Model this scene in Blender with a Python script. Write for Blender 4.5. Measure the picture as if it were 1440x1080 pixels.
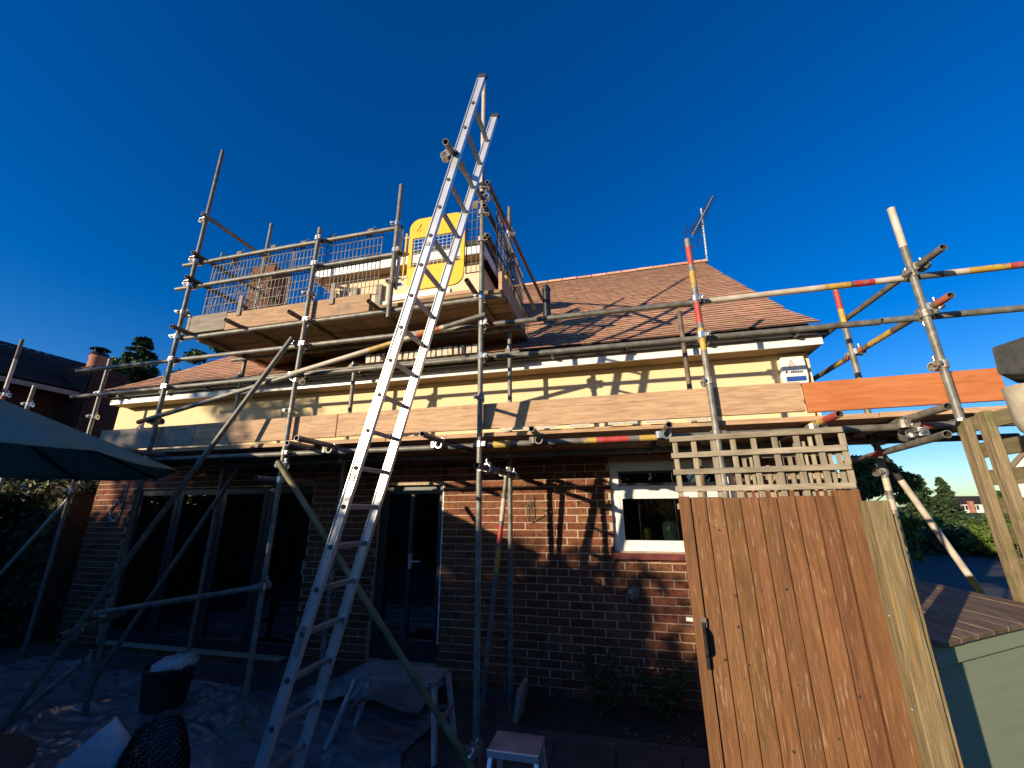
import bpy, bmesh, math, random
import numpy as np
from mathutils import Vector, Matrix, Quaternion
random.seed(7); rng = np.random.default_rng(7)
S = bpy.context.scene
for o in list(bpy.data.objects): bpy.data.objects.remove(o)
COL = S.collection

# ------------------------------------------------------------------ camera
cam_d = bpy.data.cameras.new('camera'); cam = bpy.data.objects.new('camera', cam_d); COL.objects.link(cam)
S.camera = cam
cam_d.sensor_width = 36; cam_d.lens = 575.7 / 1440 * 36
cam_d.clip_start = .05; cam_d.clip_end = 3000
def cam_rot(p, r, y):
    p, r, y = (math.radians(a) for a in (p, r, y))
    A = Matrix(((math.cos(y), -math.sin(y), 0), (math.sin(y), math.cos(y), 0), (0, 0, 1)))
    B = Matrix(((1, 0, 0), (0, 0, -1), (0, 1, 0)))
    P = Matrix(((1, 0, 0), (0, math.cos(p), math.sin(p)), (0, -math.sin(p), math.cos(p))))
    Q = Matrix(((math.cos(r), -math.sin(r), 0), (math.sin(r), math.cos(r), 0), (0, 0, 1)))
    return Q @ P @ B @ A
Mc = cam_rot(16.868, -.3615, -13.879)
R3 = Matrix((Mc[0], -Mc[1], -Mc[2])).transposed()
cam.matrix_world = Matrix.Translation((0, 0, 1.73)) @ R3.to_4x4()

# ------------------------------------------------------------------ sky, sun, exposure
SUN_DIR = Vector((.74, 1, -.25)).normalized()            # the way the light travels
ELEV = math.asin(-SUN_DIR.z); ROT = math.atan2(-SUN_DIR.x, -SUN_DIR.y)
W = bpy.data.worlds.new('World'); S.world = W; W.use_nodes = True
nt = W.node_tree; nt.nodes.clear()
out = nt.nodes.new('ShaderNodeOutputWorld'); bg = nt.nodes.new('ShaderNodeBackground'); sky = nt.nodes.new('ShaderNodeTexSky')
sky.sky_type = 'NISHITA'; sky.sun_disc = False; sky.sun_elevation = ELEV; sky.sun_rotation = ROT
sky.air_density = 1.0; sky.dust_density = .3; sky.ozone_density = 4.0
hs = nt.nodes.new('ShaderNodeHueSaturation'); hs.inputs['Saturation'].default_value = 1.3; hs.inputs['Hue'].default_value = .516
nt.links.new(sky.outputs[0], hs.inputs['Color']); nt.links.new(hs.outputs[0], bg.inputs[0]); nt.links.new(bg.outputs[0], out.inputs[0])
bg.inputs[1].default_value = .135
sl = bpy.data.lights.new('sun', 'SUN'); so = bpy.data.objects.new('sun', sl); COL.objects.link(so)
sl.energy = 5.0; sl.angle = math.radians(.5); sl.color = (1, .83, .59)
so.rotation_euler = SUN_DIR.to_track_quat('-Z', 'Y').to_euler()
so.location = (-8, -12, 12)
S.view_settings.view_transform = 'Standard'; S.view_settings.look = 'None'
S.view_settings.exposure = 0.42; S.view_settings.gamma = 1; S.view_settings.use_curve_mapping = False
S.render.engine = 'CYCLES'

# ------------------------------------------------------------------ materials
def mat(name, c1, c2=None, rough=.7, metal=0., scale=6., stretch=(1, 1, 1), bump=0., rnd=0., detail=5., lo=.35, hi=.65,
        c3=None, spots=0., spotscale=3., bscale=None, spec=.5, coat=0., dist=0., hue=0.):
    m = bpy.data.materials.new(name); m.use_nodes = True
    t = m.node_tree; N = t.nodes; L = t.links; b = N['Principled BSDF']
    b.inputs['Roughness'].default_value = rough; b.inputs['Metallic'].default_value = metal
    b.inputs['Specular IOR Level'].default_value = spec; b.inputs['Coat Weight'].default_value = coat
    tc = N.new('ShaderNodeTexCoord'); mp = N.new('ShaderNodeMapping'); mp.inputs['Scale'].default_value = stretch
    L.new(tc.outputs['Object'], mp.inputs['Vector'])
    oi = N.new('ShaderNodeObjectInfo'); at = N.new('ShaderNodeAttribute'); at.attribute_name = 'tint'
    ad = N.new('ShaderNodeMath'); ad.operation = 'ADD'; L.new(oi.outputs['Random'], ad.inputs[0]); L.new(at.outputs['Fac'], ad.inputs[1])
    fr = N.new('ShaderNodeMath'); fr.operation = 'FRACT'; L.new(ad.outputs[0], fr.inputs[0])
    w = N.new('ShaderNodeMath'); w.operation = 'MULTIPLY'; w.inputs[1].default_value = 37.; L.new(fr.outputs[0], w.inputs[0])
    nz = N.new('ShaderNodeTexNoise'); nz.noise_dimensions = '4D'; nz.inputs['Scale'].default_value = scale
    nz.inputs['Detail'].default_value = detail; nz.inputs['Roughness'].default_value = .62; nz.inputs['Distortion'].default_value = dist
    L.new(mp.outputs[0], nz.inputs['Vector']); L.new(w.outputs[0], nz.inputs['W'])
    rp = N.new('ShaderNodeValToRGB'); e = rp.color_ramp.elements
    e[0].position = lo; e[0].color = (*c1, 1); e[1].position = hi; e[1].color = (*(c2 or c1), 1)
    L.new(nz.outputs['Fac'], rp.inputs[0]); col = rp.outputs[0]
    if c3:
        n2 = N.new('ShaderNodeTexNoise'); n2.noise_dimensions = '4D'; n2.inputs['Scale'].default_value = spotscale; n2.inputs['Detail'].default_value = 6
        L.new(mp.outputs[0] if spots < 0 else tc.outputs['Object'], n2.inputs['Vector']); L.new(w.outputs[0], n2.inputs['W'])
        r2 = N.new('ShaderNodeValToRGB'); s = abs(spots); r2.color_ramp.elements[0].position = s; r2.color_ramp.elements[1].position = min(1, s + .12)
        L.new(n2.outputs['Fac'], r2.inputs[0])
        mx = N.new('ShaderNodeMix'); mx.data_type = 'RGBA'; L.new(r2.outputs[0], mx.inputs['Factor']); L.new(col, mx.inputs['A']); mx.inputs['B'].default_value = (*c3, 1)
        col = mx.outputs['Result']
    if rnd or hue:
        hv = N.new('ShaderNodeHueSaturation'); ma = N.new('ShaderNodeMapRange'); ma.inputs['To Min'].default_value = 1 - rnd; ma.inputs['To Max'].default_value = 1 + rnd
        L.new(fr.outputs[0], ma.inputs['Value']); L.new(ma.outputs[0], hv.inputs['Value'])
        if hue:
            mh = N.new('ShaderNodeMapRange'); mh.inputs['To Min'].default_value = .5 - hue; mh.inputs['To Max'].default_value = .5 + hue
            f2 = N.new('ShaderNodeMath'); f2.operation = 'MULTIPLY'; f2.inputs[1].default_value = 7.31; L.new(fr.outputs[0], f2.inputs[0])
            f3 = N.new('ShaderNodeMath'); f3.operation = 'FRACT'; L.new(f2.outputs[0], f3.inputs[0])
            L.new(f3.outputs[0], mh.inputs['Value']); L.new(mh.outputs[0], hv.inputs['Hue'])
        L.new(col, hv.inputs['Color']); col = hv.outputs[0]
    L.new(col, b.inputs['Base Color'])
    if bump:
        bp = N.new('ShaderNodeBump'); bp.inputs['Strength'].default_value = bump; bp.inputs['Distance'].default_value = .01
        src = nz
        if bscale:
            src = N.new('ShaderNodeTexNoise'); src.inputs['Scale'].default_value = bscale; src.inputs['Detail'].default_value = 6; L.new(mp.outputs[0], src.inputs['Vector'])
        L.new(src.outputs['Fac'], bp.inputs['Height']); L.new(bp.outputs[0], b.inputs['Normal'])
    return m

def wood(name, c1, c2, axis, c3=None, spots=.6, scale=4., rough=.75, rnd=.15, bump=.25, spotscale=3., hue=0., lo=.35, hi=.65):
    st = [9., 9., 9.]; st[axis] = .8
    return mat(name, c1, c2, rough=rough, scale=scale, stretch=st, bump=bump, rnd=rnd, c3=c3, spots=spots, spotscale=spotscale, hue=hue, dist=.6, spec=.25, lo=lo, hi=hi)

GALV = mat('galvanised_steel', (.07, .067, .058), (.27, .26, .225), rough=.5, metal=.15, scale=15, stretch=(1, 1, 1), lo=.25, hi=.72, detail=9, c3=(.13, .08, .045), spots=.58, spotscale=7, bump=.2, rnd=.18)
RUSTY = mat('rusty_steel', (.09, .065, .045), (.20, .16, .115), rough=.7, metal=.2, scale=8, rnd=.1)
OLIVE = mat('dirty_olive_steel', (.12, .11, .045), (.26, .24, .12), rough=.7, metal=.1, scale=8)
BORE = mat('tube_bore', (.06, .05, .04), rough=.8)
P_RED = mat('red_paint', (.36, .03, .025), (.48, .07, .055), rough=.55, scale=20, c3=(.25, .2, .16), spots=.57, spotscale=22)
P_YEL = mat('yellow_paint', (.42, .26, .04), (.56, .37, .07), rough=.55, scale=20, c3=(.22, .19, .14), spots=.54, spotscale=22)
P_WHT = mat('worn_white_paint', (.42, .36, .28), (.60, .53, .44), rough=.55, scale=12, c3=(.26, .2, .15), spots=.66, spotscale=14)
P_ORG = mat('orange_oxide_paint', (.36, .08, .03), (.45, .13, .06), rough=.6, scale=14)
ZINC = mat('zinc_coupler', (.45, .45, .44), (.75, .75, .72), rough=.32, metal=.85, scale=30)
COUP = mat('weathered_coupler', (.16, .14, .11), (.4, .38, .34), rough=.55, metal=.4, scale=30, c3=(.18, .08, .04), spots=.6, spotscale=20, rnd=.3)
ALU = mat('aluminium', (.62, .63, .63), (.78, .78, .77), rough=.33, metal=.55, scale=5, stretch=(1, 1, 1), c3=(.45, .44, .42), spots=.64, spotscale=9)
ALU_D = mat('worn_aluminium', (.22, .22, .215), (.38, .38, .38), rough=.5, metal=.45, scale=6, c3=(.62, .6, .56), spots=.6, spotscale=16, bump=.1)
RUBBER = mat('black_rubber', (.018, .018, .018), (.03, .03, .03), rough=.7, scale=10)
BLUE_R = mat('blue_rubber', (.02, .08, .2), (.03, .11, .26), rough=.6)
BOARD = wood('scaffold_board', (.25, .14, .07), (.52, .345, .21), 0, c3=(.25, .2, .15), spots=.6, spotscale=3.5, rnd=.14, scale=6, lo=.22, hi=.6, bump=.5)
BOARD_G = wood('grey_scaffold_board', (.22, .19, .15), (.36, .31, .25), 0, c3=(.16, .14, .11), spots=.6, rnd=.2)
ORANGE_B = wood('orange_board', (.40, .125, .04), (.54, .195, .075), 0, c3=(.33, .1, .035), spots=.6, rnd=.05)
DECKW = wood('deck_board', (.20, .13, .07), (.34, .23, .13), 0, c3=(.13, .09, .06), spots=.58, rnd=.25)
GATEW = wood('stained_gate_board', (.108, .050, .021), (.235, .112, .046), 2, c3=(.33, .20, .12), spots=-.575, spotscale=16, rnd=.17, hue=.008, bump=.8, scale=6, lo=.25, hi=.7)
GATEW2 = wood('stained_gate_stile', (.115, .053, .022), (.215, .1, .042), 2, c3=(.31, .18, .105), spots=-.61, spotscale=14, rnd=.08, bump=.6, scale=5, lo=.3, hi=.7)
LATH = wood('grey_lath', (.20, .165, .115), (.40, .34, .25), 0, c3=(.2, .16, .1), spots=.6, rnd=.2)
LATH_V = wood('grey_lath_upright', (.20, .165, .115), (.40, .34, .25), 2, c3=(.2, .16, .1), spots=.6, rnd=.2)
POSTW = wood('treated_post', (.10, .078, .034), (.29, .22, .115), 2, c3=(.28, .15, .055), spots=-.56, spotscale=5, rnd=.08, bump=.9, scale=6, lo=.25, hi=.62)
GREYP = wood('weathered_post', (.11, .08, .04), (.31, .24, .14), 2, c3=(.15, .14, .06), spots=.55, spotscale=6, rnd=.1, bump=.9, scale=6, lo=.25, hi=.62)
GREYL = wood('mossy_lath', (.13, .11, .055), (.24, .2, .11), 1, c3=(.12, .13, .05), spots=.55, rnd=.15, bump=.5)
BRICK = mat('red_brown_brick', (.125, .045, .024), (.225, .088, .046), rough=.9, scale=26, c3=(.085, .04, .028), spots=.57, spotscale=12, rnd=.26, hue=.01, bump=.6, spec=.2)
MORTAR = mat('mortar', (.42, .31, .22), (.56, .43, .31), rough=.95, scale=30, bump=.3, spec=.1)
SILLT = mat('quarry_tile', (.13, .03, .025), (.2, .05, .04), rough=.45, scale=12, rnd=.1)
RENDER = mat('cream_render', (.76, .59, .34), (.80, .64, .39), rough=.9, scale=60, bump=.05, spec=.1)
RENDER_D = mat('dormer_render', (.76, .56, .36), (.80, .60, .41), rough=.9, scale=60, bump=.05, spec=.1)
WHITE = mat('white_upvc', (.78, .78, .77), (.82, .82, .81), rough=.35, scale=4)
SOFFIT = wood('bare_soffit', (.25, .17, .09), (.36, .26, .15), 0, rnd=.05)
DARKF = mat('anthracite_frame', (.022, .024, .027), (.03, .032, .035), rough=.4)
BLACKP = mat('black_plastic', (.012, .012, .013), (.02, .02, .021), rough=.35)
FELT = mat('roofing_felt', (.03, .03, .032), (.055, .055, .055), rough=.85, scale=40)
TILE = mat('clay_roof_tile', (.55, .275, .16), (.66, .38, .245), rough=.85, scale=14, c3=(.43, .23, .15), spots=.6, spotscale=4, rnd=.16, hue=.01, bump=.2, spec=.2)
TILE_E = mat('tile_butt_edge', (.07, .042, .03), (.11, .065, .045), rough=.95, scale=20)
BRICK_D = mat('shaded_brick', (.035, .021, .016), (.065, .038, .027), rough=.95, scale=20, rnd=.25)  # neighbour's brick, its shade put into the dark colour
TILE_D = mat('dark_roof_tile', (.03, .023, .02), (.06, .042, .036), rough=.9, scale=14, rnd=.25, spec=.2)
LEAD = mat('lead_flashing', (.13, .15, .18), (.2, .22, .26), rough=.6, scale=10)
TERRA = mat('terracotta', (.34, .13, .085), (.42, .18, .12), rough=.8, scale=10)
YEL = mat('yellow_gate_plastic', (.78, .44, .012), (.84, .50, .015), rough=.45, scale=8, c3=(.35, .2, .05), spots=.72, spotscale=30)
WIRE = mat('mesh_wire', (.05, .05, .045), (.22, .2, .17), rough=.6, metal=.3, scale=5)
WIREP = mat('plated_wire', (.55, .55, .52), rough=.4, metal=.5)
CANVAS = mat('teal_grey_canvas', (.20, .35, .31), (.23, .385, .34), rough=.9, scale=90, stretch=(1, 1, 1), bump=.12, spec=.1)
t_ = CANVAS.node_tree; bs_ = t_.nodes['Principled BSDF']; tl_ = t_.nodes.new('ShaderNodeBsdfTranslucent'); tl_.inputs[0].default_value = (.28, .48, .42, 1)
ms_ = t_.nodes.new('ShaderNodeMixShader'); ms_.inputs[0].default_value = .35; t_.links.new(bs_.outputs[0], ms_.inputs[1]); t_.links.new(tl_.outputs[0], ms_.inputs[2]); t_.links.new(ms_.outputs[0], t_.nodes['Material Output'].inputs[0])
SHEET = mat('plastic_dust_sheet', (.11, .125, .135), (.24, .26, .275), rough=.22, scale=3, stretch=(.6, 2.2, 1), c3=(.2, .17, .13), spots=.64, spotscale=2)
PAVE = mat('patio_paving', (.05, .045, .04), (.09, .08, .07), rough=.85, scale=5, c3=(.07, .065, .055), spots=.58, bump=.2, rnd=.15)
SOIL = mat('soil', (.03, .022, .015), (.06, .045, .03), rough=1, scale=18, bump=.6)
ASPH = mat('dark_drive', (.035, .036, .04), (.06, .06, .062), rough=.9, scale=60, bump=.2)
GRASS = mat('lawn_grass', (.05, .085, .015), (.10, .14, .03), rough=.95, scale=8, bump=.5, spec=.1)
SAGE = mat('sage_green_paint', (.30, .35, .23), (.35, .40, .27), rough=.75, scale=3, stretch=(1, 1, 8), c3=(.40, .43, .31), spots=.62, spotscale=2, bump=.15, spec=.3)
SHEDROOF = wood('shed_roof_board', (.14, .095, .06), (.27, .19, .125), 1, c3=(.1, .07, .05), spots=.6, rnd=.15, bump=.4)
BUCKET = mat('black_bucket', (.016, .016, .017), (.024, .024, .025), rough=.5)
BAG = mat('pale_plastic_bag', (.5, .53, .56), (.7, .72, .74), rough=.35, scale=12, bump=.4)
CUSH = mat('pale_grey_cloth', (.42, .44, .46), (.55, .57, .59), rough=.9, scale=50, bump=.15)
RATTAN = mat('dark_rattan', (.016, .013, .011), (.035, .028, .024), rough=.4, scale=20)
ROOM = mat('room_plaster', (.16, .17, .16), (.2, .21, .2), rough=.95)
FARW = mat('far_white_wall', (.72, .7, .66), (.78, .76, .72), rough=.9)
BLUEP = mat('blue_print', (.02, .07, .3), (.025, .09, .36), rough=.4)
REDP = mat('faded_red_print', (.75, .42, .3), (.8, .5, .38), rough=.5)
BLKP = mat('black_print', (.02, .02, .02), rough=.5)
GREENJ = mat('green_jar', (.16, .18, .03), (.22, .23, .05), rough=.2)
POTT = mat('glazed_pot', (.16, .2, .2), (.3, .34, .33), rough=.25, scale=14)
CABLE = mat('white_cable', (.6, .58, .54), rough=.5)
BIRD = mat('pale_painted_wood', (.36, .31, .22), (.5, .44, .33), rough=.85, scale=20, c3=(.25, .22, .16), spots=.58, bump=.4)
def leafmat(name, a, b, rnd=.0, tr=.15):
    m = mat(name, a, b, rough=.6, scale=1.6, detail=4, lo=.3, hi=.7, rnd=.35, spec=.3)
    return m
LEAF = leafmat('garden_leaf', (.025, .055, .012), (.07, .11, .025))
CONIF = leafmat('conifer_needle', (.02, .045, .018), (.055, .085, .03))
LIME = leafmat('lime_leaf', (.07, .12, .015), (.14, .19, .03))
HEDGEM = leafmat('hedge_leaf', (.02, .04, .012), (.06, .085, .025))
BARK = mat('bark', (.05, .035, .022), (.10, .075, .05), rough=.95, scale=12, bump=.5)
DRYL = leafmat('dry_leaf', (.14, .12, .06), (.26, .22, .12))
def glassmat(name, tint=(.9, .95, .93), refl=1.):
    m = bpy.data.materials.new(name); m.use_nodes = True; N = m.node_tree.nodes; L = m.node_tree.links; N.clear()
    o = N.new('ShaderNodeOutputMaterial'); mx = N.new('ShaderNodeMixShader'); tr = N.new('ShaderNodeBsdfTransparent'); gl = N.new('ShaderNodeBsdfGlossy'); f = N.new('ShaderNodeFresnel')
    tr.inputs[0].default_value = (*tint, 1); gl.inputs['Roughness'].default_value = .015; f.inputs[0].default_value = 1.52
    mu = N.new('ShaderNodeMath'); mu.operation = 'MULTIPLY'; mu.inputs[1].default_value = 1.9 * refl; mu.use_clamp = True
    L.new(f.outputs[0], mu.inputs[0]); L.new(mu.outputs[0], mx.inputs[0]); L.new(tr.outputs[0], mx.inputs[1]); L.new(gl.outputs[0], mx.inputs[2]); L.new(mx.outputs[0], o.inputs[0])
    return m
GLASS = glassmat('window_glass', (.5, .56, .54), 1.3)

# ------------------------------------------------------------------ object helpers
WL = {}
def empty(name, loc, label=None, cat=None, group=None, kind=None):
    o = bpy.data.objects.new(name, None); COL.objects.link(o); o.location = loc; o.empty_display_size = .1
    WL[o.name] = Vector(loc)
    tag(o, label, cat, group, kind); return o
def tag(o, label=None, cat=None, group=None, kind=None):
    if label: o['label'] = label
    if cat: o['category'] = cat
    if group: o['group'] = group
    if kind: o['kind'] = kind
    return o
def place(name, me, loc, parent=None, rot=None):
    o = bpy.data.objects.new(name, me); COL.objects.link(o)
    base = WL[parent.name] if parent else Vector((0, 0, 0))
    o.parent = parent; o.location = Vector(loc) - base
    if rot is not None:
        o.rotation_mode = 'QUATERNION'; o.rotation_quaternion = rot
    WL[o.name] = Vector(loc); return o
def orient(d, up=Vector((0, 0, 1))):
    """matrix whose X axis is d"""
    x = Vector(d).normalized()
    if abs(x.dot(up)) > .98: up = Vector((0, 1, 0))
    y = up.cross(x).normalized(); z = x.cross(y)
    return Matrix((x, y, z)).transposed()
class MB:
    def __init__(s): s.V = []; s.F = []; s.MI = []; s.M = []; s.T = []; s.SM = []
    def mi(s, m):
        if m not in s.M: s.M.append(m)
        return s.M.index(m)
    def poly(s, pts, m, tint=0., smooth=False):
        b = len(s.V); s.V += [tuple(p) for p in pts]; s.F.append(tuple(range(b, b + len(pts)))); s.MI.append(s.mi(m)); s.T.append(tint); s.SM.append(smooth)
    def raw(s, V, F, m, tint=0., smooth=False):
        b = len(s.V); s.V += [tuple(p) for p in V]; k = s.mi(m)
        for f in F: s.F.append(tuple(i + b for i in f)); s.MI.append(k); s.T.append(tint); s.SM.append(smooth)
    def box(s, lo, hi, m, tint=0., M=None, c=None):
        V = [(x, y, z) for x in (lo[0], hi[0]) for y in (lo[1], hi[1]) for z in (lo[2], hi[2])]
        if M is not None: V = [tuple(M @ Vector(v) + (Vector(c) if c is not None else Vector())) for v in V]
        s.raw(V, [(0, 1, 3, 2), (4, 6, 7, 5), (0, 4, 5, 1), (2, 3, 7, 6), (0, 2, 6, 4), (1, 5, 7, 3)], m, tint)
    def bar(s, p0, p1, w, h, m, tint=0., up=Vector((0, 0, 1))):
        p0, p1 = Vector(p0), Vector(p1); L = (p1 - p0).length
        s.box((0, -w / 2, -h / 2), (L, w / 2, h / 2), m, tint, orient(p1 - p0, up), p0)
    def tube(s, p0, p1, r, m, n=10, bands=None, hollow=False, caps=True, r1=None):
        p0, p1 = Vector(p0), Vector(p1); A = orient(p1 - p0); L = (p1 - p0).length; r1 = r if r1 is None else r1
        ts = [(0., 1., m)]
        if bands:
            ts = []; t = 0.
            for a, b_, mm in sorted(bands, key=lambda q: q[0]):
                if a > t: ts.append((t, a, m))
                ts.append((a, b_, mm)); t = b_
            if t < 1: ts.append((t, 1., m))
        for a, b_, mm in ts:
            V = []
            for t in (a, b_):
                rr = r + (r1 - r) * t
                for i in range(n):
                    q = 2 * math.pi * i / n; V.append(p0 + A @ Vector((L * t, rr * math.cos(q), rr * math.sin(q))))
            s.raw(V, [(i, (i + 1) % n, n + (i + 1) % n, n + i) for i in range(n)], mm, smooth=True)
        for t, sg in ((0, 1), (L, -1)):
            rr = r if t == 0 else r1
            ring = [Vector((t, rr * math.cos(2 * math.pi * i / n), rr * math.sin(2 * math.pi * i / n))) for i in range(n)]
            if hollow:
                inn = [Vector((t, v.y * .8, v.z * .8)) for v in ring]; dp = [Vector((t + sg * .12, v.y, v.z)) for v in inn]
                V = [p0 + A @ v for v in ring + inn + dp]
                F = [(i, (i + 1) % n, n + (i + 1) % n, n + i) for i in range(n)]
                s.raw(V, F, m)
                s.raw(V, [(n + i, n + (i + 1) % n, 2 * n + (i + 1) % n, 2 * n + i) for i in range(n)] + [tuple(range(2 * n, 3 * n))], BORE)
            elif caps: s.raw([p0 + A @ v for v in ring], [tuple(range(n))], m)
    def lathe(s, prof, c, m, n=20, axis=None, smooth=True):
        A = orient(axis) if axis is not None else None; V = []
        for r, z in prof:
            for i in range(n):
                q = 2 * math.pi * i / n; v = Vector((r * math.cos(q), r * math.sin(q), z))
                if A: v = A @ Vector((v.z, v.x, v.y))
                V.append(Vector(c) + v)
        F = [(k * n + i, k * n + (i + 1) % n, (k + 1) * n + (i + 1) % n, (k + 1) * n + i) for k in range(len(prof) - 1) for i in range(n)]
        s.raw(V, F, m, smooth=smooth)
    def prism(s, pts, thick, m, tint=0.):
        """pts: planar outline (3D); thick: Vector"""
        t = Vector(thick); n = len(pts); V = [Vector(p) for p in pts] + [Vector(p) + t for p in pts]
        s.raw(V, [tuple(range(n - 1, -1, -1)), tuple(range(n, 2 * n))] + [(i, (i + 1) % n, n + (i + 1) % n, n + i) for i in range(n)], m, tint)
    def mesh(s, name, origin):
        me = bpy.data.meshes.new(name); o = Vector(origin)
        me.from_pydata([(v[0] - o.x, v[1] - o.y, v[2] - o.z) for v in s.V], [], s.F)
        for m in s.M: me.materials.append(m)
        me.polygons.foreach_set('material_index', s.MI); me.polygons.foreach_set('use_smooth', s.SM)
        if any(s.T):
            a = me.attributes.new('tint', 'FLOAT', 'FACE'); a.data.foreach_set('value', s.T)
        bm = bmesh.new(); bm.from_mesh(me); bmesh.ops.recalc_face_normals(bm, faces=bm.faces); bm.to_mesh(me); bm.free()
        return me
    def build(s, name, parent=None, origin=None, bevel=0., kind=None):
        a = np.array([tuple(v) for v in s.V]); c = Vector((a.min(0) + a.max(0)) / 2) if origin is None else Vector(origin)
        o = place(name, s.mesh(name, c), c, parent)
        if bevel:
            b = o.modifiers.new('bevel', 'BEVEL'); b.width = bevel; b.segments = 2; b.limit_method = 'ANGLE'
        if kind: o['kind'] = kind
        return o
def boxpart(name, lo, hi, m, parent=None, bevel=0.):
    b = MB(); b.box(lo, hi, m); return b.build(name, parent, bevel=bevel)

# ================================================================== SETTING: ground
g = MB(); g.poly([(-900, -900, 0), (900, -900, 0), (900, 900, 0), (-900, 900, 0)], GRASS)
tag(g.build('ground', origin=(0, 0, 0)), kind='structure')
g = MB(); g.poly([(-11, -3.4, .004), (2.6, -3.4, .004), (2.6, 4.58, .004), (-11, 4.58, .004)], PAVE)
tag(g.build('patio', origin=(0, 0, .004)), kind='structure')
g = MB(); g.poly([(2.25, 3.5, .005), (30, 8.0, .005), (24, 19.5, .005), (2.25, 19, .005)], ASPH)
tag(g.build('driveway', origin=(6, 8, .005)), kind='structure')

# ================================================================== HOUSE
FY = 4.58
house = empty('house', (-2.7, 4.58, 0), 'brick bungalow with a cream rendered band, orange clay tile roof and flat dormer', 'house')
LX, RX = -7.45, 2.0
holes = [(-6.72, -3.72, .10, 2.02), (-2.80, -1.95, .16, 2.0), (-.07, 1.15, 1.305, 2.2)]   # patio doors, door, window
TOPB = 2.40
wall = MB()                                                # mortar body of the brickwork, cut round the openings
xs = sorted({LX, RX, *[h[0] for h in holes], *[h[1] for h in holes]})
for a, b in zip(xs, xs[1:]):
    hh = [h for h in holes if h[0] <= a and h[1] >= b]
    if hh:
        h = hh[0]; wall.box((a, FY, 0), (b, FY + .2, h[2]), MORTAR); wall.box((a, FY, h[3]), (b, FY + .2, TOPB), MORTAR)
    else: wall.box((a, FY, 0), (b, FY + .2, TOPB), MORTAR)
brick_wall = wall.build('brick_wall', house)
COURSE = .075; Z0 = 1.58 - 21 * COURSE
brick_cache = {}
def brick_mesh(L):
    k = round(L, 2)
    if k not in brick_cache:
        b = MB(); b.box((-k / 2, -.006, -.0325), (k / 2, .03, .0325), BRICK); brick_cache[k] = b.mesh('brick', (0, 0, 0))
    return brick_cache[k]
spots = []
nrow = int((TOPB - Z0) / COURSE)
for r in range(nrow):
    z0 = Z0 + r * COURSE + .005; z1 = z0 + .065
    if z0 < .004: continue
    off = -1.56 + (.1125 if r % 2 == 0 else 0)
    n0 = math.floor((LX - off) / .225); x = off + n0 * .225
    while x < RX:
        segs = [(max(x + .005, LX), min(x + .22, RX))]
        for h in holes:
            if z1 > h[2] + .01 and z0 < h[3] - .01:
                ns = []
                for a, b in segs:
                    if b <= h[0] or a >= h[1]: ns.append((a, b)); continue
                    if a < h[0]: ns.append((a, h[0]))
                    if b > h[1]: ns.append((h[1], b))
                segs = ns
        for a, b in segs:
            if b - a > .035: spots.append(((a + b) / 2, (z0 + z1) / 2, b - a))
        x += .225
def brick_score(s):                                        # nearest bricks in view first
    x, z, L = s
    d = math.dist((x, FY, z), (0, 0, 1.73))
    return d + (50 if x > .46 or z > 2.2 or z < .15 else 0)
spots.sort(key=brick_score)
rest = MB()
for i, (x, z, L) in enumerate(spots):
    jx, jz, jy = random.uniform(-.003, .003), random.uniform(-.002, .002), random.uniform(-.0035, .003)
    if i < 296:
        place('brick', brick_mesh(L), (x + jx, FY + jy, z + jz), brick_wall)
    else:
        rest.box((x - L / 2 + jx, FY - .006 + jy, z - .0325 + jz), (x + L / 2 + jx, FY + .03, z + .0325 + jz), BRICK, tint=random.random() * .98 + .01)
rest.build('brick', brick_wall, kind='stuff')

# cream band, side walls, gable, back wall
b = MB(); b.box((LX, FY - .012, TOPB), (RX + .01, FY + .2, 3.27), RENDER)
for x in (-5.1, -2.6, -.1): pass
b.build('rendered_band', house)
EY, EZ, RY, RZ = 4.30, 3.40, 7.9, 6.42
b = MB(); b.box((LX, FY + .2, 0), (LX + .2, 11.2, 3.25), BRICK); b.build('side_wall', house)
b = MB()
b.prism([(RX - .2, FY + .2, 0), (RX - .2, 11.2, 0), (RX - .2, 11.2, 3.2), (RX - .2, RY, 6.2), (RX - .2, FY + .2, 3.3)], (.2, 0, 0), RENDER); b.build('gable_wall', house)
b = MB(); b.box((LX + .2, 11.0, 0), (RX - .2, 11.2, 3.2), BRICK); b.build('rear_wall', house)
# rooms behind the glass
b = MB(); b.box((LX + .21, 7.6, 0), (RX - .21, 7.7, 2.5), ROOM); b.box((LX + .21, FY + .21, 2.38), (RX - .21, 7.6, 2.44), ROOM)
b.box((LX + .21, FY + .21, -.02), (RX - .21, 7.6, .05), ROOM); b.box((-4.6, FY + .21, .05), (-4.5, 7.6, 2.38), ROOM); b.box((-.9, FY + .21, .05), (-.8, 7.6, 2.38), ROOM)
b.build('room_lining', house)
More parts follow.
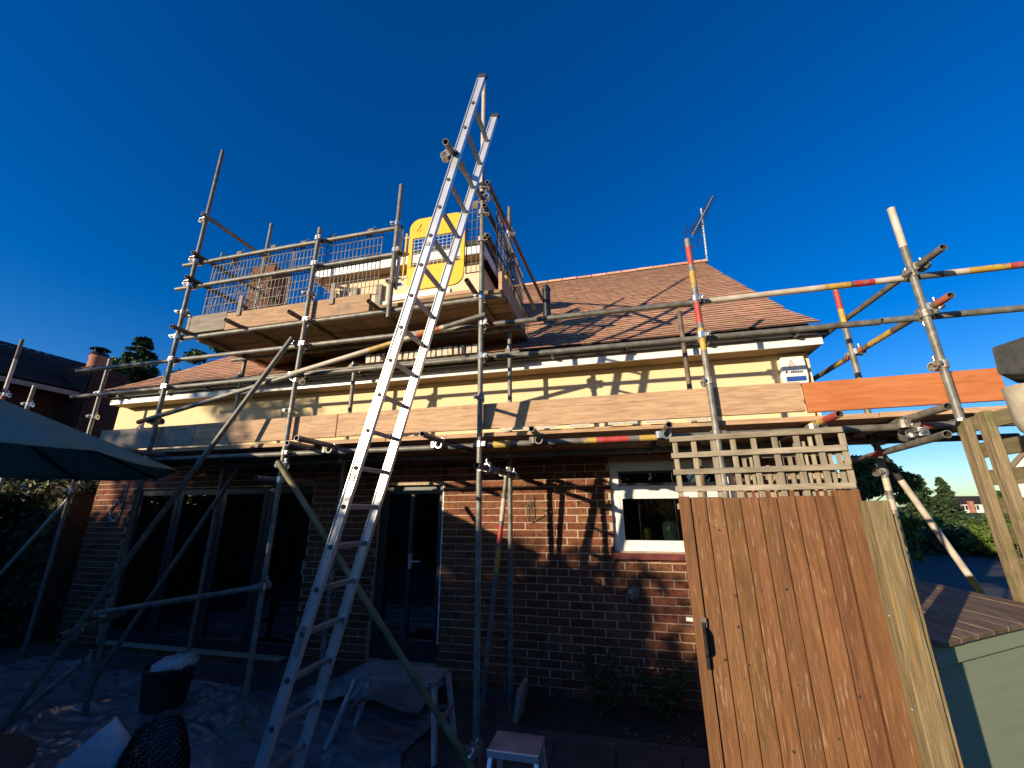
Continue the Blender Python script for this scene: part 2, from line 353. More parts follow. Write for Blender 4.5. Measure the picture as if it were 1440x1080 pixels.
# eaves
boxpart('fascia', (-7.28, 4.33, 3.245), (2.06, 4.352, 3.375), WHITE, house)
boxpart('soffit', (-7.28, 4.353, 3.246), (2.06, FY - .013, 3.262), SOFFIT, house)
b = MB(); b.box((2.012, FY - .012, 3.245), (2.06, 6.0, 3.262), SOFFIT); b.build('soffit', house)
gt = MB(); n = 8
prof = [(4.272 + .055 * math.cos(math.pi + math.pi * i / n), 3.385 + .055 * math.sin(math.pi + math.pi * i / n)) for i in range(n + 1)]
V = [(x, y, z) for x in (-7.32, 2.09) for y, z in prof]
gt.raw(V, [(i, i + 1, n + 2 + i, n + 1 + i) for i in range(n)], BLACKP, smooth=True)
gut = gt.build('gutter', house); sd = gut.modifiers.new('solid', 'SOLIDIFY'); sd.thickness = .005
for k in range(12):
    x = -7.0 + k * .8; boxpart('gutter_bracket', (x, 4.215, 3.325), (x + .03, 4.331, 3.385), BLACKP, gut)

# tiled roof: courses of single tiles, left end hipped, right end a gable
roof_b = MB(); tl = MB()
SL = Vector((0, RY - EY, RZ - EZ)); SLn = SL.normalized(); NRM = Vector((0, -SLn.z, SLn.y)); slen = SL.length
def kick(s): return .05 * max(0., 1 - s / .8) ** 2          # bell-cast lift at the eaves
def roofpt(x, s, h=0): return Vector((x, EY - .03, EZ)) + SLn * s + NRM * (h + kick(s))
hipx = lambda s: -7.32 + s * SLn.y * .92
vx = lambda s: 2.03 - .03 * math.sin(math.pi * min(1, s / slen))
GA = .098; s = 0.; row = 0; tiles = []
dorm = (-4.0, -1.55)
while s < slen - .03:
    x = hipx(s) - (.0825 if row % 2 else 0); e = vx(s)
    while x < e - .02:
        xa, xb = max(x, hipx(s)) + .0015, min(x + .163, e)
        if xb - xa > .03 and not (dorm[0] < (xa + xb) / 2 < dorm[1] and .55 < s < 3.1):
            j = random.uniform(-.003, .003); t0, t1 = s - .01 + random.uniform(-.003, .003), s + .15
            P = [roofpt(xa, t0, .022 + j), roofpt(xb, t0, .022 + random.uniform(-.003, .003)), roofpt(xb, t1, .005), roofpt(xa, t1, .005)]
            Q = [p - NRM * .02 for p in P[:2]]
            tn = random.random() * .98 + .01
            tiles.append((math.dist((xa, P[0].y, P[0].z), (0, 0, 1.73)) + (0 if -1.0 < xa < 1.95 and s > .15 else 30), P, Q, tn))
        x += .165
    s += GA; row += 1
# roof body with real thickness under the tiles
def slab(pts, th, m, mb):
    mb.prism(pts, th, m)
pl = [roofpt(-7.32, 0, -.02), roofpt(2.05, 0, -.02), roofpt(2.05, 3.5, -.02), roofpt(2.05, slen, -.02), roofpt(hipx(slen), slen, -.02)]
NR = [Vector((-7.32, EY + .02, EZ - .02)), Vector((2.05, EY + .02, EZ - .02)), Vector((2.05, RY, RZ - .03)), Vector((-3.9, RY, RZ - .03))]
slab(NR, (0, .06, -.1), FELT, roof_b)
slab([Vector((-7.32, EY + .02, EZ - .02)), Vector((-3.9, RY, RZ - .03)), Vector((-7.32, 11.5, EZ - .02))], (.06, 0, -.1), TILE, roof_b)
slab([Vector((-7.32, 11.5, EZ - .02)), Vector((-3.9, RY, RZ - .03)), Vector((2.05, RY, RZ - .03)), Vector((2.05, 11.5, EZ - .02))], (0, -.06, -.1), TILE, roof_b)
roof = roof_b.build('roof', house)
tiles.sort(key=lambda t: t[0])
for k, (d_, P, Q, tn) in enumerate(tiles):
    tb = MB() if k < 290 else tl
    tb.raw(P, [(0, 1, 2, 3)], TILE, tint=tn); tb.raw([P[0], P[1]] + Q, [(2, 3, 1, 0)], TILE_E, tint=tn); tb.raw([P[1], P[2], Q[1], P[0], P[3], Q[0]], [(2, 1, 0), (5, 3, 4)], TILE_E, tint=tn)
    if k < 290: tb.build('roof_tile', roof)
tl.build('roof_tile', roof, kind='stuff')
rd = MB(); x = -3.9
while x < 2.04:
    L = min(.30, 2.07 - x); z = RZ + .02 + random.uniform(-.004, .004); tn = random.random() * .98 + .01
    pr = [(RY + .12 * math.cos(q), z - .05 + .10 * math.sin(q)) for q in np.linspace(0, math.pi, 6)]
    rd = MB(); V = [(xx, y, zz) for xx in (x + .004, x + L - .004) for y, zz in pr]
    rd.raw(V, [(i, i + 1, 7 + i, 6 + i) for i in range(5)] + [tuple(range(6)), tuple(range(6, 12))], TILE, tint=tn); rd.build('ridge_tile', roof); x += .31
# bargeboard under the right verge
vb = MB(); vb.prism([(2.035, 4.36, 3.24), (2.035, RY, 6.2), (2.035, RY, 6.36), (2.035, 4.36, 3.40)], (.022, 0, 0), WHITE); vb.build('bargeboard', house)

# chimney of the house
chim = empty('chimney', (-6.25, 5.7, 3.0), 'red brick chimney stack seen through the wire guards of the upper platform', 'chimney')
st = MB(); st.box((-6.5, 5.5, 3.0), (-5.98, 5.92, 6.0), MORTAR); st.box((-6.53, 5.47, 6.001), (-5.95, 5.95, 6.075), BRICK); st.box((-6.49, 5.51, 6.076), (-5.99, 5.91, 6.2), BRICK)
stack = st.build('stack', chim)
bk = MB()
for r in range(40):
    z = 3.0 + r * .075
    o = .1125 if r % 2 else 0
    for i in range(-1, 3):
        xa, xb = max(-6.502, -6.5 + i * .225 + o + .005), min(-5.978, -6.5 + i * .225 + o + .22)
        if xb - xa > .04: bk.box((xa, 5.493, z + .005), (xb, 5.52, z + .07), BRICK, tint=random.random() * .98 + .01)
        ya, yb = max(5.521, 5.5 + i * .225 + o + .005), min(5.92, 5.5 + i * .225 + o + .22)
        if yb - ya > .04: bk.box((-6.0, ya, z + .005), (-5.973, yb, z + .07), BRICK, tint=random.random() * .98 + .01); bk.box((-6.507, ya, z + .005), (-6.48, yb, z + .07), BRICK, tint=random.random() * .98 + .01)
bk.build('brick', stack, kind='stuff')

# dormer
DY = 4.75
b = MB(); b.box((-4.02, DY, 3.5), (-1.62, 8.0, 5.06), RENDER_D); dormer = b.build('dormer', house)
for lo, hi, m, nm in (((-4.22, 4.55, 5.05), (-1.5, 4.57, 5.18), WHITE, 'fascia'), ((-1.52, 4.571, 5.05), (-1.5, 8, 5.18), WHITE, 'fascia'), ((-4.22, 4.571, 5.05), (-4.2, 8, 5.18), WHITE, 'fascia'),
                      ((-4.2, 4.571, 5.06), (-1.52, 4.749, 5.075), SOFFIT, 'soffit'), ((-4.25, 4.53, 5.182), (-1.47, 8.05, 5.25), FELT, 'flat_roof'),
                      ((-3.0, 4.70, 3.86), (-2.05, 4.749, 3.98), LEAD, 'flashing'), ((-3.12, 4.66, 3.76), (-1.95, 4.749, 3.855), WHITE, 'sill'), ((-3.12, 4.72, 3.985), (-3.0, 4.749, 4.6), WHITE, 'window_frame'), ((-3.0, 4.72, 4.6), (-2.05, 4.749, 4.68), WHITE, 'window_frame')):
    boxpart(nm, lo, hi, m, dormer)
for (x0, zt) in ((-3.96, 4.85), (-3.82, 4.86), (-3.62, 4.9), (-3.2, 4.88)):
    boxpart('upright_strip', (x0, 4.69, 3.77), (x0 + .09, 4.748, zt), BOARD_G, dormer)  # narrow grey uprights set on the dormer front
# flue pipe and its lead base
fl = empty('flue_pipe', (-.77, 5.2, 3.95), 'black vertical flue pipe standing up through the roof tiles', 'flue')
b = MB(); b.tube((-.77, 5.2, 3.9), (-.77, 5.2, 4.70), .055, BLACKP, n=16); b.build('pipe', fl)
b = MB(); b.tube((-.77, 5.2, 4.701), (-.77, 5.2, 4.74), .062, BLACKP, n=16); b.tube((-.77, 5.2, 4.741), (-.77, 5.2, 4.79), .04, BLACKP, n=12); b.build('cap', fl)
b = MB(); b.lathe([(.16, -.05), (.09, .0), (.062, .12), (.057, .14)], (-.77, 5.2, 4.05), LEAD); b.build('flashing', fl)

# window (white, two lights)
win = MB(); y0, y1 = 4.62, 4.69
for lo, hi in (((-.069, y0, 1.306), (.02, y1, 2.198)), ((1.06, y0, 1.306), (1.149, y1, 2.198)), ((.0201, y0, 2.10), (1.0599, y1, 2.198)), ((.0201, y0, 1.306), (1.0599, y1, 1.385)), ((.0201, y0, 1.84), (1.0599, y1, 1.95))):
    win.box(lo, hi, WHITE)
window = win.build('window', house, bevel=.004)
for z0, z1 in ((1.386, 1.839), (1.951, 2.099)):
    b = MB(); b.box((.021, 4.652, z0), (1.059, 4.656, z1), GLASS); b.build('pane', window)
    f = MB()
    for lo, hi in (((.021, 4.628, z0), (.045, 4.65, z1)), ((1.035, 4.628, z0), (1.059, 4.65, z1)), ((.0451, 4.628, z0), (1.0349, 4.65, z0 + .022)), ((.0451, 4.628, z1 - .022), (1.0349, 4.65, z1))): f.box(lo, hi, BLACKP if z0 > 1.9 else WHITE)
    f.build('sash', window)
boxpart('sill', (-.10, 4.50, 1.24), (1.18, 4.64, 1.296), SILLT, house)
boxpart('window_board', (-.05, 4.80, 1.37), (1.13, 5.0, 1.384), WHITE, house)
for nm, x, r, h, m, lab in (('jar', .28, .04, .14, GREENJ, 'small yellowish jar behind the kitchen window glass'), ('vase', .52, .085, .2, POTT, 'large patterned glass vase behind the kitchen window'), ('pot', .74, .05, .12, POTT, 'small pale pot at the right end of the kitchen window board')):
    b = MB(); b.lathe([(r * .8, 0), (r, h * .3), (r, h * .75), (r * .8, h), (r * .7, h), (r * .7, h * .2), (0, h * .2)], (x, 4.87, 1.385), m)
    tag(b.build(nm), lab, nm)
vs = MB()
for k in range(60):
    q = random.uniform(0, 6.28); r = random.uniform(.02, .16); z = random.uniform(.2, .42)
    p0 = Vector((.52, 4.87, 1.56)); p1 = p0 + Vector((r * math.cos(q), .5 * r * math.sin(q), z - .1)); vs.tube(p0, p1, .002, DRYL, n=4, caps=False)
    vs.box((-.008, -.002, -.012), (.008, .002, .012), DRYL, M=Matrix.Rotation(q, 3, 'Y'), c=p1)
tag(vs.build('dried_flowers'), 'dried stems standing in the vase behind the kitchen window', 'flowers')

# glazed door
dr = MB(); y0, y1 = 4.66, 4.73
for lo, hi in (((-2.80, y0, .16), (-2.70, y1, 2.0)), ((-2.05, y0, .16), (-1.95, y1, 2.0)), ((-2.699, y0, 1.9), (-2.051, y1, 2.0)), ((-2.699, y0, .16), (-2.051, y1, .36)), ((-2.42, y0 + .01, .361), (-2.37, y1, 1.899))): dr.box(lo, hi, DARKF)
door = dr.build('door', house, bevel=.004)
b = MB(); b.box((-2.699, 4.69, .361), (-2.421, 4.696, 1.899), GLASS); b.build('pane', door)
b = MB(); b.box((-2.369, 4.69, .361), (-2.051, 4.696, 1.899), GLASS); b.build('pane', door)
b = MB(); b.box((-2.36, 4.60, 1.08), (-2.34, 4.658, 1.24), WIREP); b.bar((-2.35, 4.605, 1.16), (-2.22, 4.605, 1.16), .016, .016, WIREP); b.build('handle', door)
boxpart('threshold', (-2.80, 4.55, .10), (-1.95, 4.659, .158), DARKF, house)
boxpart('reveal_trim', (-1.968, 4.583, .36), (-1.951, 4.659, 1.99), WHITE, house)
# folding patio doors, four leaves
for k in range(4):
    xa, xb = -6.72 + k * .75 + .004, -6.72 + (k + 1) * .75 - .004
    f = MB()
    for lo, hi in (((xa, y0, .10), (xa + .07, y1, 2.02)), ((xb - .07, y0, .10), (xb, y1, 2.02)), ((xa + .0701, y0, 1.93), (xb - .0701, y1, 2.02)), ((xa + .0701, y0, .10), (xb - .0701, y1, .22))): f.box(lo, hi, DARKF)
    lf = f.build('patio_door_leaf', house, bevel=.004)
    b = MB(); b.box((xa + .071, 4.69, .221), (xb - .071, 4.696, 1.929), GLASS); b.build('pane', lf)
    if k in (1, 3): b = MB(); b.box((xb - .05, 4.61, .98), (xb - .03, 4.659, 1.14), WIREP); b.build('handle', lf)

# alarm box, cables and wall fittings
al = empty('alarm_box', (1.84, 4.56, 2.93), 'white burglar alarm box with a blue stripe high on the cream wall', 'alarm box')
b = MB(); b.prism([(1.725, 4.567, 2.91), (1.945, 4.567, 2.91), (1.955, 4.567, 3.0), (1.945, 4.567, 3.2), (1.735, 4.567, 3.2), (1.715, 4.567, 3.0)], (0, -.06, 0), WHITE); b.build('cover', al, bevel=.012)
boxpart('blue_stripe', (1.75, 4.503, 2.935), (1.925, 4.5065, 2.985), BLUEP, al)
def glyph_A(mb, x, z, h, y, m, t=.012):
    for p0, p1 in (((x, y, z), (x + h * .38, y, z + h)), ((x + h * .76, y, z), (x + h * .38, y, z + h)), ((x + h * .17, y, z + h * .36), (x + h * .59, y, z + h * .36))): mb.bar(p0, p1, .003, t, m, up=Vector((0, 0, 1)))
b = MB(); glyph_A(b, 1.79, 3.085, .075, 4.504, REDP); b.build('printed_mark', al)
b = MB(); glyph_A(b, 1.752, 3.022, .028, 4.5045, BLKP, .007)
x = 1.80
for w, h in ((.014, .02), (.01, .026), (.012, .018), (.006, .026), (.013, .019), (.012, .018), (.01, .018)):
    b.box((x, 4.503, 3.022), (x + w, 4.5065, 3.022 + h), BLKP); x += w + .005
b.build('printed_name', al)
b = MB(); pts = [(1.945, 4.555, 3.19), (1.955, 4.55, 3.12), (1.965, 4.553, 3.05), (1.955, 4.552, 2.95), (1.972, 4.55, 2.85), (1.95, 4.552, 2.5)]
for p, q in zip(pts, pts[1:]): b.tube(p, q, .006, RUBBER, n=6)
tag(b.build('black_cable'), 'black cable hanging down the cream wall beside the alarm box', 'cable')
def cable_coil(c, r, label):
    b = MB()
    for lap in range(2):
        P = [Vector((c[0] + (r + .01 * lap) * math.cos(q) * .8, c[1] - .006 * lap, c[2] + (r + .012 * lap) * math.sin(q))) for q in np.linspace(.6, 6.7, 22)]
        for p, q in zip(P, P[1:]): b.tube(p, q, .004, CABLE, n=5, caps=False)
    P = [Vector((c[0] + r * .7, c[1], c[2] + .05)), Vector((c[0] + r * .8, c[1], c[2] + .4)), Vector((c[0] + r * .7, c[1], c[2] + .55))]
    for p, q in zip(P, P[1:]): b.tube(p, q, .004, CABLE, n=5)
    tag(b.build('coiled_cable'), label, 'cable')
cable_coil((-6.95, 4.56, 1.72), .12, 'loose loop of white cable on the sunlit brick at the far left corner')
cable_coil((-3.3, 4.56, 1.55), .09, 'loose loop of white cable on the shaded brick pier between the glazed doors')
# bent wire bracket hanging on the sunlit bricks
b = MB(); pts = [(-.93, 4.55, 1.82), (-.93, 4.55, 1.58), (-.70, 4.55, 1.69), (-.93, 4.55, 1.73)]
for p, q in zip(pts, pts[1:]): b.tube(p, q, .005, RUSTY, n=5)
b.tube((-.96, 4.55, 1.77), (-.96, 4.55, 1.6), .006, RUSTY, n=5); b.tube((-.90, 4.55, 1.85), (-.90, 4.55, 1.62), .006, RUSTY, n=5)
tag(b.build('wall_bracket'), 'small bent wire bracket on the sunlit brick wall between door and window', 'bracket')
b = MB(); b.lathe([(.0, -.02), (.05, -.02), (.065, -.006), (.065, 0)], (.08, FY - .012, .93), GALV, axis=(0, 1, 0)); tag(b.build('wall_vent'), 'round grey vent cover low on the brick wall under the window', 'vent')

# TV aerial on the ridge
ae = empty('tv_aerial', (2.05, 7.9, 6.4), 'rooftop television aerial on a thin mast at the right end of the ridge', 'aerial')
top = Vector((2.13, 7.85, 7.62)); b = MB(); b.tube((2.1, 7.9, 6.25), (2.15, 7.88, 7.7), .02, WIREP, n=8); b.build('mast', ae)
B0, B1 = Vector((1.77, 7.35, 6.72)), Vector((2.55, 8.3, 8.3)); bd = (B1 - B0).normalized()
b = MB(); b.bar(B0, B1, .022, .022, WIREP); b.bar((2.13, 7.88, 7.3), B0 + bd * .75, .015, .015, WIREP); b.build('boom', ae)
side = bd.cross(Vector((.3, -.5, 1))).normalized(); upv = side.cross(bd)
for k in range(20):
    c = B0 + bd * (.14 + k * .096); w = .10 - .0025 * k; e = MB()
    e.bar(c - side * w, c + side * w, .008, .008, BLACKP)
    e.bar(c - side * w * .6 + upv * .06, c + side * w * .6 - upv * .06, .008, .008, BLACKP); e.build('element', ae)
rf = MB(); rc = B0 - bd * .05
for k in range(-4, 5):
    if k == 0: continue
    rf.bar(rc + upv * k * .055 - Vector((.2, 0, 0)), rc + upv * k * .055 + Vector((.22, 0, 0)), .006, .006, BLACKP)
for sx in (-.1, .12): rf.bar(rc + Vector((sx, 0, 0)) - upv * .24, rc + Vector((sx, 0, 0)) + upv * .24, .009, .009, BLACKP)
rf.build('reflector', ae)

# ================================================================== SCAFFOLD
scaf = empty('scaffold', (-1.1, 3.3, 0), 'tube and board scaffold with two platforms standing against the bungalow', 'scaffold')
FR, INN, IY = 3.3, 3.35, 4.13
def tube(name, p0, p1, m=GALV, bands=None, r=.0242, parent=None):
    b = MB(); b.tube(p0, p1, r, m, n=12, bands=bands, hollow=True); return b.build(name, parent or scaf)
def zb(z0, z1, bands): return [((a - z0) / (z1 - z0), (b - z0) / (z1 - z0), m) for a, b, m in bands]
# front standards
tube('standard', (-4.77, FR, .02), (-4.80, FR, 6.35)); tube('standard', (-3.08, FR, .02), (-3.05, FR, 4.79)); tube('standard', (-2.08, FR, 3.55), (-2.06, FR, 5.16))
tube('standard', (-1.09, FR, .02), (-1.115, FR, 4.80)); tube('standard', (-1.125, FR + .01, 4.86), (-1.12, FR, 6.42), P_WHT, zb(4.86, 6.42, [(4.9, 5.2, GALV)]))
boxpart('timber_packer', (-1.16, 3.23, 4.92), (-1.10, 3.27, 5.12), P_WHT, scaf)
tube('standard', (.75, FR, .02), (.75, FR, 3.94), GALV, zb(.02, 3.94, [(2.91, 3.10, P_YEL), (3.15, 3.33, P_RED), (3.47, 3.62, P_YEL), (3.68, 3.86, P_RED)]))
tube('standard', (2.24, FR, .02), (2.24, FR, 3.95), GALV, zb(.02, 3.95, [(3.6, 3.95, P_WHT)]))
# inner standards
tube('standard', (-4.69, IY, .02), (-4.69, IY, 5.80)); tube('standard', (-3.0, IY, .02), (-3.0, IY, 3.45)); tube('standard', (-1.05, IY, .02), (-1.04, IY, 5.33))
tube('standard', (.76, IY, .02), (.76, IY, 3.66), RUSTY); tube('standard', (2.17, IY, .02), (2.17, IY, 3.76), GALV, zb(.02, 3.76, [(3.5, 3.69, P_RED), (3.3, 3.5, P_YEL), (1.85, 1.95, P_WHT), (1.7, 1.78, P_WHT), (1.35, 1.42, P_WHT), (1.1, 1.2, P_WHT)]))
tube('standard', (-7.2, IY, .02), (-7.2, IY, 3.9)); tube('standard', (-9.2, IY, .02), (-9.36, IY, 4.45), P_WHT, zb(.02, 4.45, [(3.0, 3.55, P_ORG), (4.1, 4.45, RUSTY)])); tube('standard', (-8.67, IY, .02), (-8.67, IY, 3.6))
# ledgers and guard rails along the wall
def xb(x0, x1, bands): return [((a - x0) / (x1 - x0), (b - x0) / (x1 - x0), m) for a, b, m in bands]
tube('ledger', (-5.9, INN, 2.25), (-.95, INN, 2.245)); tube('ledger', (-.85, INN, 2.25), (2.95, INN, 2.25), GALV, xb(-.85, 2.95, [(-.23, -.13, P_YEL), (-.13, .12, P_RED), (.2, .36, P_YEL), (2.0, 2.1, P_RED)]))
tube('ledger', (-5.9, 4.08, 2.25), (-.9, 4.08, 2.25)); tube('ledger', (-.88, 4.08, 2.25), (3.1, 4.08, 2.25))
tube('mid_rail', (-6.3, INN, 3.045), (-1.05, INN, 3.05)); tube('mid_rail', (-1.0, INN, 3.045), (1.98, INN, 3.035)); tube('mid_rail', (2.0, INN, 3.04), (5.2, INN, 3.03))
tube('guard_rail', (-6.35, INN, 3.38), (-1.05, INN, 3.37), GALV, xb(-6.35, -1.05, [(-1.75, -1.55, P_YEL)]))
tube('guard_rail', (-1.0, INN, 3.375), (.78, INN, 3.36)); tube('guard_rail', (.79, INN, 3.362), (5.0, INN, 3.372), GALV, xb(.79, 5.0, [(.8, 1.68, P_WHT), (1.68, 1.86, P_YEL), (1.88, 2.02, P_RED), (2.02, 2.2, P_WHT), (2.45, 2.6, P_WHT), (2.6, 2.84, P_YEL), (2.84, 3.3, P_RED)]))
tube('coupled_joint', (-.99, INN - .003, 2.247), (-.84, INN - .003, 2.25), P_YEL, r=.031)
tube('ledger', (-4.85, INN, 3.64), (-.92, INN, 3.655)); tube('ledger', (-4.85, 4.08, 3.64), (-.92, 4.08, 3.65)); tube('ledger', (-4.85, 4.08, 3.36), (-.92, 4.08, 3.36))
tube('guard_rail', (-5.04, INN, 4.655), (-2.06, INN, 4.645)); tube('mid_rail', (-5.07, INN, 4.325), (-2.02, INN, 4.315))
# returns of the upper platform
for z in (5.26, 4.70, 4.37): tube('return_rail', (-4.74, 3.2, z), (-4.74, 4.42, z), RUSTY if z < 5 else GALV)
tube('return_rail', (-1.05, 3.25, 4.92), (-1.0, 6.3, 5.17), RUSTY, [(.2, .3, P_ORG)]); tube('return_rail', (-1.06, 3.2, 4.60), (-1.0, 5.5, 4.61), RUSTY); tube('return_rail', (-1.04, 3.25, 4.28), (-1.02, 5.0, 4.25), RUSTY)
tube('ladder_beam', (-1.05, 2.22, 4.36), (-1.13, 3.42, 4.83))
# transoms
for x, ya, m, bd_ in ((-5.5, 3.05, GALV, None), (-4.7, 3.0, GALV, None), (-2.83, 3.06, GALV, None), (-2.56, 2.86, GALV, None), (-1.47, 2.96, GALV, None), (-.59, 2.99, GALV, None), (.40, 3.10, RUSTY, None), (1.43, 3.02, GALV, [(0, .13, P_RED), (.13, .32, P_YEL)]), (1.97, 2.96, GALV, None), (2.62, 3.05, GALV, None)):
    tube('transom', (x, ya, 2.30), (x + random.uniform(-.02, .02), 4.45, 2.30), m, bd_)
for x, ya in ((-4.68, 3.14), (-3.96, 3.16), (-3.16, 3.17), (-2.24, 3.18), (-1.17, 3.06)): tube('transom', (x, ya, 3.695), (x, 4.62, 3.695), RUSTY)
tube('tie_tube', (-1.05, 3.08, 2.05), (-1.05, 4.5, 2.06)); tube('tie_tube', (-3.12, 3.08, 2.0), (-3.1, 4.5, 2.0)); tube('tie_tube', (1.95, 3.0, 2.14), (2.1, 4.4, 2.12), GALV, [(.55, .7, P_RED)])
tube('tie_tube', (2.3, 3.72, 2.27), (2.32, 4.45, 2.27)); tube('return_rail', (2.29, 3.05, 3.42), (2.16, 5.2, 3.42)); tube('return_rail', (2.29, 3.12, 3.09), (2.17, 5.0, 3.06), RUSTY, [(0, .06, P_ORG), (.3, .45, P_YEL), (.5, .62, P_ORG), (.66, .74, P_YEL)])
# braces and rakers
tube('diagonal_brace', (-4.95, 3.24, 2.64), (-3.0, 3.25, 3.03), GALV, [(0, .06, P_ORG)]); tube('diagonal_brace', (-3.05, 3.24, 3.03), (-1.05, 3.25, 3.43), P_WHT, [(.42, .58, P_YEL), (.66, .78, P_ORG), (.8, 1, GALV)])
tube('raker', (-3.12, 3.23, 3.42), (-4.95, 2.82, -.0)); tube('raker', (-2.84, 3.0, 2.13), (-1.08, 3.18, .08), OLIVE); tube('foot_tie', (-4.95, 3.26, .79), (-3.05, 3.27, 1.09)); tube('foot_tie', (-4.56, 2.82, .74), (-4.86, 3.5, .75), r=.024)
tube('raker', (-4.33, 4.0, 2.2), (-5.2, 3.55, .0)); tube('raker', (-1.04, 3.95, 2.02), (-1.27, 3.95, .0), GALV, [(.0, .1, GALV), (.1, .2, P_WHT), (.22, .3, P_RED), (.32, .42, P_YEL)]); tube('raker', (-7.18, 4.18, 2.02), (-8.95, 4.18, .03), P_WHT)
tube('raker', (2.13, 4.2, 2.42), (3.05, 4.22, .0), P_WHT, [(0, .2, RUBBER), (.25, .4, P_WHT), (.5, .62, P_YEL)])
tube('foot_tie', (-4.86, 3.25, .42), (-5.1, 2.95, .02))
# base plates
for x, y in ((-4.77, FR), (-3.08, FR), (-1.09, FR), (.75, FR), (2.24, FR), (-4.69, IY), (-3.0, IY), (-1.05, IY), (.76, IY), (2.17, IY), (-7.2, IY), (-9.2, IY), (-8.67, IY)):
    b = MB(); b.box((x - .11, y - .11, .006), (x + .11, y + .11, .018), RUSTY); b.build('base_plate', scaf)

# couplers: a band round each tube, a hinged flap, bolt and nut
def coupler_mesh(m1):
    b = MB()
    def ring(axis, off):
        A = orient(axis)
        prof = [(.0255, -.026), (.034, -.026), (.034, .026), (.0255, .026)]
        V = []; n = 10
        for r, z in prof:
            for i in range(n):
                q = 2 * math.pi * i / n; v = A @ Vector((z, r * math.cos(q), r * math.sin(q))); V.append(v + Vector(off))
        b.raw(V, [(k * n + i, k * n + (i + 1) % n, (k + 1) * n + (i + 1) % n, (k + 1) * n + i) for k in range(3) for i in range(n)], m1)
    ring((0, 0, 1), (0, 0, 0)); ring((1, 0, 0), (0, .05, 0))
    b.box((-.02, .024, -.022), (.02, .03, .022), m1)
    b.tube((-.05, -.036, 0), (-.05, .036, 0), .006, ZINC, n=6); b.tube((-.05, -.05, 0), (-.05, -.035, 0), .012, ZINC, n=6); b.box((-.058, -.034, -.018), (-.03, -.02, .018), m1)
    b.tube((.0, .045, .03), (.0, .045, .075), .006, ZINC, n=6); b.tube((.0, .045, .055), (.0, .045, .07), .012, ZINC, n=6); b.box((-.018, .03, .028), (.018, .06, .04), m1)
    return b.mesh('coupler', (0, 0, 0))
CM = [coupler_mesh(ZINC), coupler_mesh(COUP), coupler_mesh(COUP)]
def coupler(p, rz=0., flip=False, k=None, tilt=0.):
    q = Quaternion((0, 0, 1), rz) @ Quaternion((0, 1, 0), tilt)
    if flip: q = q @ Quaternion((0, 1, 0), math.pi)
    place('coupler', CM[random.randrange(3) if k is None else k], p, scaf, q)
for x in (-4.79, -3.06, -1.1, .75, 2.24):
    for z in (2.25, 3.045, 3.37): coupler((x, FR, z), random.choice((0, 0, .1)), random.random() < .5, k=0 if random.random() < .55 else 1)
for x in (-4.79, -3.06, -1.11): coupler((x, FR, 3.645), 0, random.random() < .5, k=0)
for x in (-4.79, -3.06, -2.07):
    for z in (4.32, 4.65): coupler((x, FR, z), 0, random.random() < .5, k=0)
for x in (-4.79, -3.06, -1.1, .75, 2.24): coupler((x, FR, 2.66), .2, False, k=1)                       # toe board clips
for x in (-4.79, -3.06, -2.07): coupler((x, FR, 3.95), .2, False, k=1)
for z in (4.37, 4.70, 5.26): coupler((-4.80, FR, z - .02), math.pi / 2, False); coupler((-4.69, IY, z), -math.pi / 2, False)
for z in (4.28, 4.60, 4.92): coupler((-1.12, FR, z), -math.pi / 2, False); coupler((-1.05, IY, z + .03), -math.pi / 2, False)
coupler((-1.12, FR, 4.78), -math.pi / 2, k=0); coupler((-1.09, 2.42, 4.44), math.pi / 2, k=0)
for x in (-4.69, -3.0, -1.05, .76, 2.17): coupler((x, IY, 2.25), math.pi)
for x in (-4.69, -3.0, -1.05): coupler((x, IY, 3.38), math.pi)
coupler((-3.1, FR, 3.36), 0, k=0, tilt=.6); coupler((-3.05, FR, 2.98), 0, k=0, tilt=.3); coupler((-4.86, FR, 2.66), .3, k=0); coupler((-1.1, FR, 3.42), 0, k=0, tilt=.2)
coupler((-4.80, 3.27, .80), .2, k=0); coupler((-4.60, 2.95, .72), .6, k=0, tilt=.5); coupler((-3.08, FR, 1.09), 0, k=0); coupler((-4.83, 3.26, .42), .7, k=1); coupler((-1.08, 3.2, .15), .4, k=0, tilt=.6); coupler((-1.09, FR, .12), 0, k=0)
coupler((-1.08, FR, 2.05), -math.pi / 2, k=0); coupler((-1.05, 3.45, 2.05), 0, k=0, tilt=1.5); coupler((-1.05, 3.98, 2.05), 0, k=0); coupler((-1.05, IY, 2.05), -math.pi / 2, k=0); coupler((-3.07, FR, 2.0), -math.pi / 2, k=0); coupler((-3.0, 3.24, 2.12), .4, k=0)
coupler((2.27, FR, 3.09), -math.pi / 2, k=0); coupler((2.27, FR, 3.42), -math.pi / 2, k=1); coupler((2.19, IY, 3.07), -math.pi / 2, k=0); coupler((2.0, 3.28, 2.2), .5, k=0); coupler((2.02, 3.4, 2.2), 1.2, k=0, tilt=.6); coupler((2.17, IY, 2.0), .3, k=1)
coupler((-7.2, IY, 3.37), 0, k=0); coupler((-7.2, IY, 3.02), .5, k=0); coupler((-7.2, IY, 2.0), .5, k=0); coupler((-9.3, IY, 3.5), .5, k=0); coupler((-8.67, IY, 3.3), .5, k=0)
for x in (-.59, .40, -1.47, -2.56, 1.43, 1.97): coupler((x, INN - .05, 2.26), math.pi / 2, k=random.randrange(3), tilt=1.57)

